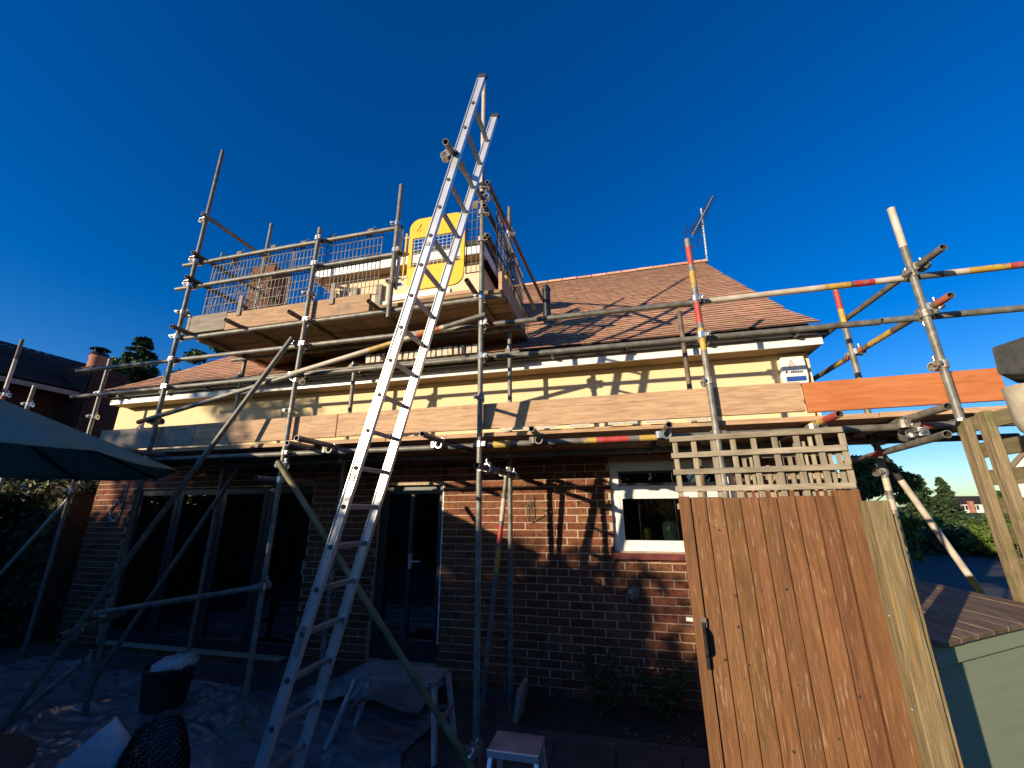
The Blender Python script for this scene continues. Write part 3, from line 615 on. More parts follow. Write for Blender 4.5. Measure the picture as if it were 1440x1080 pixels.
# boards
def board(name, x0, x1, y0, y1, z0, z1, m, tilt=0.):
    b = MB(); A = Matrix.Rotation(tilt, 3, 'Y'); c = Vector(((x0 + x1) / 2, (y0 + y1) / 2, (z0 + z1) / 2)); h = ((x1 - x0) / 2, (y1 - y0) / 2, (z1 - z0) / 2)
    b.box((-h[0], -h[1], -h[2]), h, m, M=A, c=c); return b.build(name, scaf, bevel=.003)
for r in range(5):                                          # lower deck
    y = 3.39 + r * .232; x = -5.95 + (0, -.3, .1, -.1, -.2)[r]
    for L in ((3.9, 3.9, 1.2) if r % 2 == 0 else (2.4, 3.9, 2.5)):
        z = 2.326 + random.uniform(0, .004); board('deck_board', x + .004, x + L - .004, y, y + .225, z, z + .038, DECKW if r else BOARD); x += L
for r in range(6):                                          # upper deck
    y = 3.39 + r * .222
    for x0, x1 in (((-4.9, -2.6), (-2.595, -.93)) if r % 2 else ((-4.85, -3.1), (-3.095, -.95))):
        z = 3.721 + random.uniform(0, .003); board('deck_board', x0, x1, y, y + .217, z, z + .038, DECKW)
for x0, x1, m, z, tl_ in ((-5.65, -4.3, BOARD_G, 2.38, 0), (-4.29, -2.57, BOARD, 2.385, -.004), (-2.56, -1.12, BOARD, 2.39, 0), (-1.11, 1.385, BOARD, 2.393, -.003), (1.40, 2.58, ORANGE_B, 2.393, -.012)):
    board('toe_board', x0, x1, 3.355, 3.387, z, z + .225, m, tl_)
board('toe_board', -4.73, -4.2, 3.355, 3.387, 3.70, 3.92, BOARD_G); board('toe_board', -4.195, -2.35, 3.355, 3.387, 3.685, 3.895, BOARD)
board('toe_board', -1.9, -1.2, 3.395, 3.43, 3.765, 3.80, BOARD)
b = MB(); b.box((-.975, 3.42, 3.765), (-.94, 4.5, 3.97), BOARD); b.build('toe_board', scaf)
b = MB(); b.box((-4.86, 3.42, 3.765), (-4.82, 4.5, 3.95), BOARD_G); b.build('toe_board', scaf)
boxpart('marker_block', (-1.02, 3.60, 3.99), (-.93, 3.70, 4.03), YEL, scaf)
# gap strips of light timber showing below the long toe board
for k in range(6): boxpart('packing_lath', (-.93 + k * .3, 3.345, 2.366), (-.93 + k * .3 + random.uniform(.14, .24), 3.354, 2.388), P_WHT, scaf)

# pale timber offcuts laid across the inner ledger under the upper platform
for k in range(20):
    x = -2.78 + k * .07; w = random.uniform(.042, .06)
    b = MB(); b.box((0, 0, 0), (w, .14, .10 + random.uniform(-.008, .008)), P_WHT, M=Matrix.Rotation(random.uniform(-.08, .08), 3, 'Y'), c=(x, 4.02, 3.386)); b.build('timber_packer', scaf)
# swing gate of the upper platform
sg = MB(); gx0, gx1, gz0, gz1, gy = -1.95, -1.32, 3.86, 4.72, 3.36
def rrect(x0, x1, z0, z1, r, y, n=6, corners=(1, 1, 1, 1)):
    P = []
    for (cx, cz, a0), on in zip(((x1 - r, z1 - r, 0), (x0 + r, z1 - r, 90), (x0 + r, z0 + r, 180), (x1 - r, z0 + r, 270)), corners):
        if on:
            for i in range(n + 1):
                q = math.radians(a0 + 90 * i / n); P.append(Vector((cx + r * math.cos(q), y, cz + r * math.sin(q))))
        else: P.append(Vector((cx + (r if a0 in (0, 270) else -r), y, cz + (r if a0 in (0, 90) else -r))))
    return P
sg.prism(rrect(gx0, gx1, 4.48, gz1, .12, gy, corners=(1, 1, 0, 0)), (0, .02, 0), YEL)
gate_s = sg.build('safety_gate', scaf, bevel=.004)
b = MB(); b.prism(rrect(gx0, gx1, gz0, 4.13, .12, gy, corners=(0, 0, 1, 1)), (0, .02, 0), YEL); b.build('kick_panel', gate_s, bevel=.004)
for x in (gx0, gx1 - .045): b = MB(); b.box((x, gy - .003, 4.131), (x + .045, gy + .027, 4.479), YEL); b.build('frame_bar', gate_s)
b = MB()
for k in range(12): x = gx0 + .06 + k * .046; b.box((x, gy + .008, 4.13), (x + .004, gy + .013, 4.48), WIREP)
for k in range(8): z = 4.16 + k * .043; b.box((gx0 + .04, gy + .0035, z), (gx1 - .04, gy + .0075, z + .004), WIREP)
b.build('wire_mesh', gate_s)
b = MB(); b.bar((-2.06, 3.36, 3.9), (-2.04, 3.36, 4.62), .022, .03, WHITE); b.bar((-2.0, 3.37, 4.0), (-1.985, 3.37, 4.56), .02, .02, YEL); b.bar((-2.05, 3.36, 4.5), (-1.94, 3.36, 4.5), .014, .014, WIREP); b.bar((-2.06, 3.36, 4.02), (-1.94, 3.36, 4.02), .014, .014, WIREP)
b.bar((-2.06, 3.36, 3.95), (-1.98, 3.36, 3.95), .014, .03, WIREP); b.build('hinge_post', gate_s)
b = MB()
for k, (dx, dz, L) in enumerate(((0, 0, .03), (.02, .03, .035), (.035, .055, .03), (.03, -.005, .02))): b.bar((-1.86 + dx, gy - .002, 4.56 + dz), (-1.85 + dx, gy - .002, 4.56 + dz + L), .003, .006, BLKP)
b.build('scuff_mark', gate_s)

# wire guards hung on the rails
def wire_guard(label, corner, ux, w, h, lean=0., hooks=(.2, .8), pitch=.05, n_up=Vector((0, 0, 1))):
    ux = Vector(ux).normalized(); nrm = ux.cross(Vector((0, 0, 1))).normalized(); up = (n_up + nrm * lean).normalized(); c = Vector(corner)
    e = empty('wire_guard', c, label, 'safety mesh', 'wire mesh guards hung round the upper platform')
    b = MB(); nx = int(w / pitch); nz = int(h / .1)
    for i in range(nx + 1):
        p = c + ux * (w * i / nx); jt = random.uniform(-.004, .004); b.bar(p + ux * jt, p + up * h, .006, .006, WIRE)
    for j in range(nz + 1):
        p = c + up * (h * j / nz) + nrm * .004; b.bar(p, p + ux * w, .006, .006, WIRE)
    b.build('wire_mesh', e)
    b = MB()
    for a, z in ((c, c + up * h), (c + ux * w, c + ux * w + up * h)): b.bar(a, z, .009, .009, WIRE)
    b.bar(c, c + ux * w, .009, .009, WIRE); b.bar(c + up * h, c + ux * w + up * h, .009, .009, WIRE); b.build('border_rod', e)
    for t in hooks:
        b = MB(); p = c + ux * (w * t) + up * h
        b.box((-.035, -.006, -.06), (.035, .006, .04), RUSTY, M=orient(ux), c=p); b.bar(p + ux * .03, p + ux * .03 + up * .09 - nrm * .03, .008, .008, WIRE); b.build('hook_plate', e)
    return e
wire_guard('rust flecked wire guard in front of the brick chimney on the upper platform', (-4.62, 3.40, 3.94), (1, 0, 0), 1.18, .78, hooks=(.3, .72))
wire_guard('wire guard between the middle post and the yellow gate', (-3.46, 3.40, 3.90), (1, .0, 0), 1.16, .80, hooks=(.1, .42, .86))
wire_guard('leaning wire guard across the far left end of the upper platform', (-4.70, 4.40, 3.94), (0, -1, 0), .95, .9, lean=-.1)
wire_guard('narrow dark wire guard beside the ladder head', (-1.31, 3.40, 3.99), (1, 0, 0), .16, .82, hooks=(.5,), pitch=.045)
wire_guard('dark wire guard along the right hand end of the upper platform', (-1.0, 3.42, 3.92), (0, 1, 0), 1.25, .80, pitch=.045)
for x, z in ((-4.05, 3.89), (-2.83, 3.87)):
    b = MB(); b.box((x, 3.338, z - .05), (x + .05, 3.352, z + .2), BOARD_G); b.build('board_clip', scaf)

# ================================================================== LADDER
lad = empty('ladder', (-2.14, 2.58, 0), 'tall aluminium ladder leaning up past the yellow gate above the roof line', 'ladder')
ldir = Vector((.254, 0, 1)).normalized(); lx = lambda z: -.83 + .254 * (z - 5.18)
def lp(z, y): return Vector((lx(z), y, z))
nrm = ldir.cross(Vector((0, 1, 0)))
for y in (2.40, 2.77):
    b = MB(); b.bar(lp(.05, y), lp(5.16, y), .026, .062, ALU, up=nrm)
    for sgn in (-1, 1): b.bar(lp(.06, y - .004) + nrm * .029 * sgn, lp(5.15, y - .004) + nrm * .029 * sgn, .034, .006, ALU, up=nrm)
    st = b.build('stile', lad)
    b = MB(); b.bar(lp(5.161, y), lp(5.195, y), .034, .07, RUBBER, up=nrm); b.build('end_cap', st); b = MB(); b.bar(lp(.0, y), lp(.049, y), .04, .075, RUBBER, up=nrm); b.build('rubber_foot', st)
for zz, hh in ((.9, .16), (1.9, .05), (2.9, .04), (3.6, .03)):
    b = MB(); b.bar(lp(zz, 2.3815), lp(zz + hh, 2.3815), .002, .03, ALU_D, up=nrm); b.build('worn_patch', lad)
z = .29
while z < 5.1:
    b = MB(); p0, p1 = lp(z, 2.41), lp(z, 2.77); b.bar(p0, p1, .028, .028, ALU_D, up=ldir); rg = b.build('rung', lad)
    b = MB(); b.tube(lp(z, 2.380), lp(z, 2.386), .015, BORE, n=8); b.build('rung_end', rg); z += .2425

# ================================================================== THINGS ON THE PATIO
def cloth(name, x0, x1, y0, y1, nx, ny, fn, m, label, cat, group=None):
    b = MB(); V = []; F = []
    for j in range(ny + 1):
        for i in range(nx + 1):
            x = x0 + (x1 - x0) * i / nx; y = y0 + (y1 - y0) * j / ny; V.append(fn(x, y))
    for j in range(ny):
        for i in range(nx): a = j * (nx + 1) + i; F.append((a, a + 1, a + nx + 2, a + nx + 1))
    b.raw(V, F, m, smooth=True); return tag(b.build(name), label, cat, group)
ph = [(random.uniform(1.5, 12), random.uniform(-9, 22), random.uniform(0, 6.3), random.uniform(.004, .012)) for _ in range(20)]
def wr(x, y):
    wx, wy = x + .15 * math.sin(2.3 * y + 1.1 * x), y + .12 * math.sin(2.9 * x - .7 * y)
    return sum(a * (1 - abs(math.sin(.5 * (kx * wx + ky * wy) + p))) ** 5 * 1.5 for kx, ky, p, a in ph)
cloth('dust_sheet', -6.9, -1.55, 1.7, 4.1, 260, 130, lambda x, y: (x + .12 * math.sin(3 * y) + .05 * math.sin(9 * y), y + .1 * math.sin(1.7 * x) + .04 * math.sin(7 * x), .012 + wr(x, y) * .75), SHEET, 'wide crinkled plastic dust sheet spread over the patio', 'dust sheet')
ph2 = [(random.uniform(3, 14), random.uniform(3, 16), random.uniform(0, 6.3), random.uniform(.008, .02)) for _ in range(12)]
cloth('plastic_sheet_heap', -3.0, -1.75, 3.75, 4.42, 60, 40, lambda x, y: (x, y, .03 + max(0, .24 * math.exp(-((x + 2.35) / .42) ** 2 - ((y - 4.12) / .3) ** 2)) + sum(a * abs(math.sin(kx * x + ky * y + p)) for kx, ky, p, a in ph2) * .6), SHEET, 'crumpled heap of plastic sheeting against the wall below the glazed door', 'dust sheet')
boxpart('step_slab', (-3.75, 4.0, .006), (-2.86, 4.55, .14), PAVE); tag(bpy.data.objects['step_slab'], 'low paved step in the shade at the foot of the brick pier', 'step')

def trestle():
    e = empty('work_platform', (-1.8, 3.45, 0), 'folding aluminium work platform with blue feet behind the leaning olive pole', 'work platform')
    z = .50; x0, x1, y0, y1 = -2.08, -1.42, 3.28, 3.58
    b = MB()
    for k in range(6): yy = y0 + k * (y1 - y0) / 6; b.box((x0, yy + .003, z - .03), (x1, yy + (y1 - y0) / 6 - .003, z + random.uniform(-.001, .001)), ALU_D)
    b.build('platform', e, bevel=.003)
    for sx, xx in ((-1, x0), (1, x1)):
        feet = []
        for sy, yy in ((-1, y0 + .02), (1, y1 - .02)):
            p0 = Vector((xx, yy, z - .031)); p1 = Vector((xx + sx * .17 if sx < 0 else xx + .05, yy + sy * .06, .0)); feet.append((p0, p1))
            b = MB(); q = p0.lerp(p1, .93); b.bar(p0, q, .026, .05, ALU, up=Vector((0, 1, 0))); lg = b.build('leg', e)
            b = MB(); b.bar(q, p1, .032, .056, BLUE_R, up=Vector((0, 1, 0))); b.build('rubber_foot', lg)
            b = MB(); u = p0.lerp(p1, .35); v = p0.lerp(p1, .7); b.bar(u + Vector((0, -.0145, 0)), v + Vector((0, -.0145, 0)), .002, .03, BLUEP, up=Vector((0, 1, 0))); b.build('sticker', lg)
        b = MB(); b.bar(feet[0][0].lerp(feet[0][1], .5), feet[1][0].lerp(feet[1][1], .5), .03, .03, ALU_D); b.build('rung', e)
        b = MB(); b.bar(feet[0][0] + Vector((-sx * .1, 0, 0)), feet[0][0].lerp(feet[0][1], .32), .012, .03, ALU_D); b.build('hinge_stay', e)
trestle()
def stool():
    e = empty('step_stool', (-.65, 2.65, 0), 'small two tread aluminium step stool near the foot of the scaffold', 'step stool')
    x0, x1, z = -.785, -.505, .49
    b = MB(); b.box((x0, 2.57, z - .03), (x1, 2.77, z), ALU_D); b.build('top_tread', e, bevel=.006)
    b = MB(); b.box((x0 + .0, 2.555, z - .032), (x1, 2.569, z + .001), ALU); b.build('tread_edge', e, bevel=.002)
    b = MB(); b.box((x0 + .02, 2.46, .25), (x1 - .02, 2.62, .275), ALU_D); b.build('lower_tread', e, bevel=.005)
    for sx, xx in ((-1, x0 + .015), (1, x1 - .015)):
        for p1 in ((xx + sx * .03, 2.38, 0), (xx + sx * .02, 2.9, 0)):
            b = MB(); p0 = Vector((xx, 2.60 if p1[1] < 2.6 else 2.74, z - .031)); b.bar(p0, p1, .022, .04, ALU, up=Vector((0, 1, 0))); b.build('leg', e)
stool()
bk = empty('bucket', (-4.15, 3.5, .03), 'black builders bucket with a pale plastic bag stuffed in its top', 'bucket')
b = MB(); b.lathe([(0, 0), (.155, 0), (.165, .02), (.20, .31), (.215, .325), (.20, .335), (.185, .31), (.15, .03), (0, .03)], (-4.15, 3.5, .03), BUCKET, n=24); b.build('tub', bk)
for sx in (-1, 1): b = MB(); b.lathe([(.018, -.03), (.035, -.03), (.035, .03), (.018, .03)], (-4.15 + sx * .21, 3.5, .33), BUCKET, n=10, axis=(0, 1, 0)); b.build('handle', bk)
bm = bmesh.new(); bmesh.ops.create_icosphere(bm, subdivisions=4, radius=1)
for v in bm.verts:
    n = sum(.13 * abs(math.sin(a * v.co.x + b_ * v.co.y + c * v.co.z + d)) for a, b_, c, d in ((5, 3, 2, 0), (-3, 6, 4, 1), (9, -7, 5, 2), (4, 11, -9, 3)))
    v.co = Vector((v.co.x * .15, v.co.y * .14, v.co.z * .075 + max(0, v.co.x) * .05)) * (.85 + n)
me = bpy.data.meshes.new('plastic_bag'); bm.to_mesh(me); bm.free(); me.materials.append(BAG)
for p in me.polygons: p.use_smooth = True
tag(place('plastic_bag', me, (-4.10, 3.5, .345)), 'pale scrunched plastic bag filling the black bucket', 'bag')

# woven chair and a pale cushion beside it, foreground
def chair():
    cx, cy = -2.68, 2.26
    e = empty('rattan_chair', (cx, cy, 0), 'dark woven rattan chair with a rounded back at the lower left', 'chair')
    # facing -X+Y; the back is a curved shell on the +X,-Y side
    ang = math.radians(-35)
    bs = MB(); V = []; F = []; nu, nv = 22, 18
    def shell(u, v, off):
        q = math.radians(-80 + 160 * u) + ang; r = .125 + .05 * math.sin(math.pi * min(1, .15 + .8 * v)) + off
        ztop = .30 + .32 * (1 - abs(2 * u - 1) ** 3.2)
        return Vector((cx + r * math.cos(q), cy + r * math.sin(q), .28 + (ztop - .28) * v))
    for j in range(nv):
        for i in range(nu):
            c = shell((i + .5) / nu, (j + .5) / nv, .004 if (i + j) % 2 else -.004); a = shell(i / nu, j / nv, 0)
            quad = [shell((i + .06) / nu, (j + .1) / nv, .006 if (i + j) % 2 else -.004), shell((i + .94) / nu, (j + .1) / nv, -.004 if (i + j) % 2 else .006), shell((i + .94) / nu, (j + .9) / nv, .006 if (i + j) % 2 else -.004), shell((i + .06) / nu, (j + .9) / nv, -.004 if (i + j) % 2 else .006)]
            bs.poly(quad, RATTAN)
    o = bs.build('backrest', e); sd = o.modifiers.new('solid', 'SOLIDIFY'); sd.thickness = .012
    b = MB(); P = [shell(u, 1, 0) for u in np.linspace(.001, .999, 26)]
    for p, q in zip(P, P[1:]): b.tube(p, q, .012, RATTAN, n=6)
    b.build('top_rim', e)
    b = MB(); b.lathe([(0, .26), (.15, .26), (.16, .28), (.15, .31), (0, .31)], (cx, cy, 0), RATTAN, n=24); b.build('seat', e)
    for q in (45, 135, 225, 315):
        b = MB(); a = math.radians(q); b.tube((cx + .12 * math.cos(a), cy + .12 * math.sin(a), .26), (cx + .17 * math.cos(a), cy + .17 * math.sin(a), .0), .014, RATTAN, n=8); b.build('leg', e)
chair()
bm = bmesh.new(); bmesh.ops.create_cube(bm, size=1); bmesh.ops.subdivide_edges(bm, edges=bm.edges, cuts=10, use_grid_fill=True)
for v in bm.verts:
    x, y, z = v.co; e = (1 - (2 * x) ** 4) * (1 - (2 * z) ** 4); v.co = Vector((x * .46, y * (.03 + .10 * max(0, e) ** .5), z * .46))
bm.transform(Matrix.Rotation(math.radians(48), 4, 'Y')); me = bpy.data.meshes.new('cushion'); bm.to_mesh(me); bm.free(); me.materials.append(CUSH)
for p in me.polygons: p.use_smooth = True
cu = place('cushion', me, (-2.80, 2.06, .30)); cu.rotation_mode = 'XYZ'; cu.rotation_euler = (math.radians(-12), 0, math.radians(38)); tag(cu, 'pale grey cushion standing on one corner against the woven chair', 'cushion')
tb = empty('garden_table', (-3.0, 1.32, 0), 'dark round garden table cut off by the bottom left corner', 'table')
b = MB(); b.lathe([(0, .69), (.4, .69), (.43, .70), (.43, .715), (.4, .725), (0, .725)], (-2.83, 1.28, 0), RUBBER, n=40); b.build('tabletop', tb)
b = MB(); b.tube((-2.83, 1.28, .05), (-2.83, 1.28, .69), .03, BLACKP, n=12); b.lathe([(0, 0), (.25, 0), (.25, .03), (.03, .06)], (-2.83, 1.28, 0), BLACKP); b.build('pedestal', tb)

# parasol
pa = empty('parasol', (-4.75, 1.75, 0), 'open teal grey garden parasol at the left edge', 'parasol')
pc = Vector((-4.75, 1.75, 2.11)); R = 1.50; NS = 10
def rim(q, r=R):
    x, y = r * math.cos(q), r * math.sin(q); return Vector((pc.x + x, pc.y + y, pc.z - .05 * y + (.58 * (1 - r / R) if r < R else 0)))
for k in range(NS):
    b = MB(); q0, q1 = 2 * math.pi * k / NS + .12, 2 * math.pi * (k + 1) / NS + .12
    n, mm = 8, 6; V = []; F = []
    for j in range(n + 1):
        for i in range(mm + 1):
            t = j / n; a = rim(q0, R * t if t < 1 else R * .9999); c = rim(q1, R * t if t < 1 else R * .9999); u = i / mm
            p = a.lerp(c, u); p.z -= .035 * t * math.sin(math.pi * u) * (1 if t < .97 else .6); V.append(p)
    for j in range(n):
        for i in range(mm): o = j * (mm + 1) + i; F.append((o, o + 1, o + mm + 2, o + mm + 1))
    b.raw(V, F, CANVAS, smooth=True); cp = b.build('canopy_panel', pa)
    sd = cp.modifiers.new('solid', 'SOLIDIFY'); sd.thickness = .004
    b = MB(); a = rim(q0, .06); c = rim(q0, R * .999); a.z -= .02; c.z -= .015; b.bar(a, c, .014, .018, BLACKP); b.build('rib', pa)
b = MB(); b.tube((-4.75, 1.75, .12), (-4.75, 1.75, 2.72), .024, WIREP, n=12); b.build('pole', pa)
b = MB(); b.lathe([(0, .006), (.26, .006), (.26, .07), (.06, .12), (.03, .25)], (-4.75, 1.75, 0), FELT); b.build('base', pa)
b = MB(); b.lathe([(.05, 0), (.035, .05), (0, .07)], (-4.75, 1.75, 2.69), BLACKP, n=12); b.build('finial', pa)

# ================================================================== GATE, POST, SHED, TRELLIS (right)
gt = empty('garden_gate', (.68, 2.3, 0), 'brown boarded garden gate with a weathered trellis on top', 'gate')
G0 = Vector((.305, 2.345, 0)); gdx = (Vector((1.065, 2.25, 0)) - G0).normalized(); gn = Vector((-gdx.y, gdx.x, 0))   # gn points away from the camera
def gp(u, d, z): return G0 + gdx * u + gn * d + Vector((0, 0, z))
Ag = Matrix((gdx, gn, Vector((0, 0, 1)))).transposed()
def gbox(mb, u0, u1, d0, d1, z0, z1, m, shear=0.):
    mb.box((u0, d0, z0), (u1, d1, z1), m, M=Ag, c=G0)
W_G = .766
b = MB(); gbox(b, 0, .0545, -.012, .03, .06, 1.782, GATEW2); b.build('gate_stile', gt, bevel=.004)
b = MB(); gbox(b, .6685, W_G, -.02, .03, .05, 1.80, GATEW2); b.build('gate_stile', gt, bevel=.004)
u = .056; ws = [.073, .078, .076, .08, .077, .075, .078, .072]; sc = (.668 - .056) / sum(ws)
for k, w in enumerate(ws):
    w *= sc; b = MB(); y = random.uniform(-.002, .002)
    gbox(b, u + .0012, u + w - .0012, y, .02 + y, .055, 1.775 + random.uniform(-.003, .003), GATEW); b.build('gate_board', gt, bevel=.005); u += w
b = MB(); gbox(b, .05, .675, .0235, .0265, .06, 1.77, FELT); b.build('gap_backing', gt)  # added dark sheet that keeps light out of the board gaps
for z in (.25, .95, 1.62): b = MB(); gbox(b, .053, .671, .027, .06, z, z + .09, GATEW2); b.build('gate_rail', gt)
b = MB(); gbox(b, .036, .05, -.026, -.013, 1.02, 1.21, BLACKP); gbox(b, .030, .058, -.018, -.0125, 1.19, 1.23, RUSTY); b.tube(gp(.044, -.05, 1.09), gp(.044, -.05, 1.17), .008, BLACKP, n=8); b.bar(gp(.044, -.05, 1.09), gp(.044, -.02, 1.07), .01, .01, BLACKP); b.bar(gp(.044, -.05, 1.17), gp(.044, -.02, 1.19), .01, .01, BLACKP); b.bar(gp(-.03, -.0, 1.215), gp(.0, -.0, 1.215), .012, .016, CABLE); b.build('latch', gt)
kn = MB()
for u, z in ((.17, 1.62), (.2, 1.33), (.31, 1.36), (.41, 1.37), (.19, 1.2), (.115, 1.06), (.21, 1.05), (.6, .98), (.33, .75), (.5, .82)):
    r = random.uniform(.003, .006); kn.lathe([(0, 0), (r * 1.3, 0), (r * 1.3, .0015)], gp(u, -.0035, z), BORE, n=8, axis=(0, 1, 0))
kn.build('wood_knot', gt)
nl = MB()
for z in (.30, .99, 1.66):
    for k in range(8):
        for d_ in (.022, .052): nl.lathe([(0, 0), (.0028, 0), (.0028, .0012)], gp(.058 + k * .0765 + d_ + random.uniform(-.004, .004), -.0028, z + random.uniform(-.012, .012)), RUSTY, n=6, axis=(0, 1, 0))
nl.build('nail_head', gt, kind='stuff')
# trellis panel behind the gate top
tr = empty('gate_trellis', (.7, 2.3, 1.7), 'weathered square trellis fixed above the brown gate', 'trellis')
for k in range(5):
    z = 2.085 - k * .088; b = MB(); gbox(b, -.01, .775, .032, .047, z - .014, z + .014, LATH); b.build('lath', tr, bevel=.002)
for k in range(9):
    u = .002 + k * .0945; b = MB(); gbox(b, u, u + .026, .0475, .062, 1.60, 2.095, LATH_V); b.build('lath', tr, bevel=.002)
# second, broken layer of laths behind on the right
for k in range(14):
    u = .33 + k * .034; z0 = random.choice((1.62, 1.66, 1.7)); z1 = random.uniform(1.88, 2.0) if 5 > k else random.uniform(1.93, 2.08)
    b = MB(); gbox(b, u, u + random.uniform(.012, .02), .070, .082, z0, z1, LATH_V); b.build('lath', tr)
for z in (1.72, 1.86, 1.97): b = MB(); gbox(b, .33, .78, .0825, .093, z, z + .02, LATH); b.build('lath', tr)

fp = empty('fence_post', (1.0, 2.0, 0), 'green tinged timber fence post standing right of the brown gate', 'fence post')
b = MB(); b.box((.955, 1.97, 0), (1.03, 2.045, 1.75), POSTW); b.build('post', fp, bevel=.004)
b = MB(); b.box((1.0305, 1.985, 0), (1.05, 2.05, 1.70), POSTW); b.build('batten', fp, bevel=.003)
for z in (1.34, 1.05, .86): b = MB(); b.tube((.95, 1.98, z), (.935, 1.97, z + .004), .003, WIREP, n=6); b.build('nail', fp)
# old brick pier glimpsed between gate and post
ob = empty('brick_pier', (1.18, 2.42, 0), 'broken old brick pier glimpsed between the gate and the fence post', 'pier')
for r in range(10):
    b = MB(); j = random.uniform(-.012, .012); b.box((1.07 + j, 2.34, .95 + r * .075), (1.115 + random.uniform(-.02, .01), 2.40, .95 + r * .075 + .065), BRICK); b.build('brick', ob)
b = MB(); b.box((1.08, 2.35, 0), (1.10, 2.39, 1.72), MORTAR); b.build('core', ob)

sh = empty('shed', (1.6, 2.8, 0), 'low sage green painted shed with a boarded roof at the lower right', 'shed')
A0 = Vector((1.24, 2.3, 0)); su = Vector((.808, .589, 0)); sv = Vector((-.589, .808, 0)); As = Matrix((su, sv, Vector((0, 0, 1)))).transposed(); LZ = 1.165; rise = .115
def sbox(mb, u0, u1, v0, v1, z0, z1, m): mb.box((u0, v0, z0), (u1, v1, z1), m, M=As, c=A0)
U0, U1, VD = -.03, 1.17, .7
for k in range(2): b = MB(); sbox(b, U0 + .03, U1 - .03, .03, .06, .02 + k * .555, .57 + k * .545, SAGE); b.build('wall_panel', sh, bevel=.002)
b = MB(); sbox(b, U0 + .03, U0 + .06, .061, VD, .02, 1.1, SAGE); sbox(b, U1 - .06, U1 - .03, .061, VD, .02, 1.1, SAGE); sbox(b, U0 + .061, U1 - .061, VD - .03, VD, .02, 1.1, SAGE); b.build('side_wall', sh)
b = MB(); sbox(b, U0, U1, .0, .026, LZ - .065, LZ + .012, SAGE); b.build('fascia', sh, bevel=.002)
Ar = As @ Matrix.Rotation(math.atan(rise), 3, 'X')
k = 0; u = U0
while u < U1 - .01:
    w = min(.135, U1 - u); b = MB(); z = random.uniform(-.002, .002)
    b.box((u + .002, -.03, .0 + z), (u + w - .002, VD + .1, .022 + z), SHEDROOF, M=Ar, c=A0 + Vector((0, 0, LZ + .016))); b.build('roof_board', sh, bevel=.003); u += w

tp = empty('slatted_fence', (2.15, 3.1, 0), 'weathered slatted timber fence end on to the camera at the right edge', 'fence')
for y, zt in ((3.19, 2.25), (3.03, 2.27)):
    b = MB(); b.box((2.155, y - .035, 0), (2.20, y + .035, zt), GREYP); b.build('post', tp, bevel=.005)
for k in range(10):
    z = 2.22 - k * .165; b = MB(); b.box((2.205, 2.80, z - .045), (2.225, 3.235, z + .045), GREYL); b.build('lath', tp, bevel=.004)
bb = empty('bird_box', (1.75, 2.1, 0), 'pale bird box with a black felted roof at the right edge', 'bird box')
b = MB(); b.prism([(1.527, 2.0, 2.235), (1.80, 1.96, 2.20), (1.80, 1.96, 2.43), (1.538, 2.0, 2.352)], (.19, .18, 0), FELT); b.build('roof', bb, bevel=.008)
b = MB(); b.lathe([(0, 0), (.04, .005), (.065, .03), (.075, .07), (.075, .215), (0, .215)], (1.69, 2.10, 1.99), BIRD, n=12); b.build('box_body', bb)
b = MB(); b.box((1.675, 2.085, 0), (1.705, 2.115, 1.99), GREYP); b.build('pole', bb)

# ================================================================== PLANTS AND BACKGROUND
def leaves(P, size, m, name, parent=None, flat=.0, kind=None, aspect=.5, label=None):
    """P: (n,3) centres; one bent leaf-shaped card each"""
    n = len(P); q = rng.normal(size=(n, 3)); q[:, 2] *= (1 - flat); q /= np.linalg.norm(q, axis=1, keepdims=True) + 1e-9
    w = rng.normal(size=(n, 3)); w -= (w * q).sum(1, keepdims=True) * q; w /= np.linalg.norm(w, axis=1, keepdims=True)
    s = size * rng.uniform(.6, 1.4, (n, 1)); a = q * s; c = w * s * aspect
    V = np.stack([P - a, P + c, P + a, P - c], 1).reshape(-1, 3); ctr = (V.min(0) + V.max(0)) / 2
    me = bpy.data.meshes.new(name); me.from_pydata(V - ctr, [], np.arange(4 * n).reshape(-1, 4).tolist()); me.materials.append(m)
    at = me.attributes.new('tint', 'FLOAT', 'FACE'); at.data.foreach_set('value', rng.uniform(.01, .99, n))
    o = place(name, me, Vector(ctr), parent)
    if kind: o['kind'] = kind
    return o
def blob_pts(n, c, r, shell=.55):
    d = rng.normal(size=(n, 3)); d /= np.linalg.norm(d, axis=1, keepdims=True); t = (shell + (1 - shell) * rng.random((n, 1))) ; return np.array(c) + d * t * np.array(r)
def tree(label, base, h, spread, n, m, size, trunk_r=.15, clumps=16, cat='tree', group=None, crown_z=(.35, 1.), name='tree', squash=.7):
    e = empty(name, base, label, cat, group); B = Vector(base)
    b = MB(); b.tube(B, B + Vector((.1, 0, h * .75)), trunk_r, BARK, n=8, r1=trunk_r * .35); b.build('trunk', e)
    P = []; bl = MB()
    for k in range(clumps):
        q = random.uniform(0, 6.28); t = random.uniform(*crown_z); rr = spread * math.sqrt(random.random()) * (1.15 - .7 * abs(t - .55))
        c = B + Vector((rr * math.cos(q), rr * math.sin(q), h * t * .95)); r = spread * random.uniform(.25, .45)
        P.append(blob_pts(n // clumps, c, (r, r, r * squash), .35)); bl.tube(B + Vector((.05, 0, h * max(.2, t - .25))), c, trunk_r * .3, BARK, n=5, r1=trunk_r * .08)
    bl.build('limb', e); leaves(np.concatenate(P), size, m, 'crown', e); return e
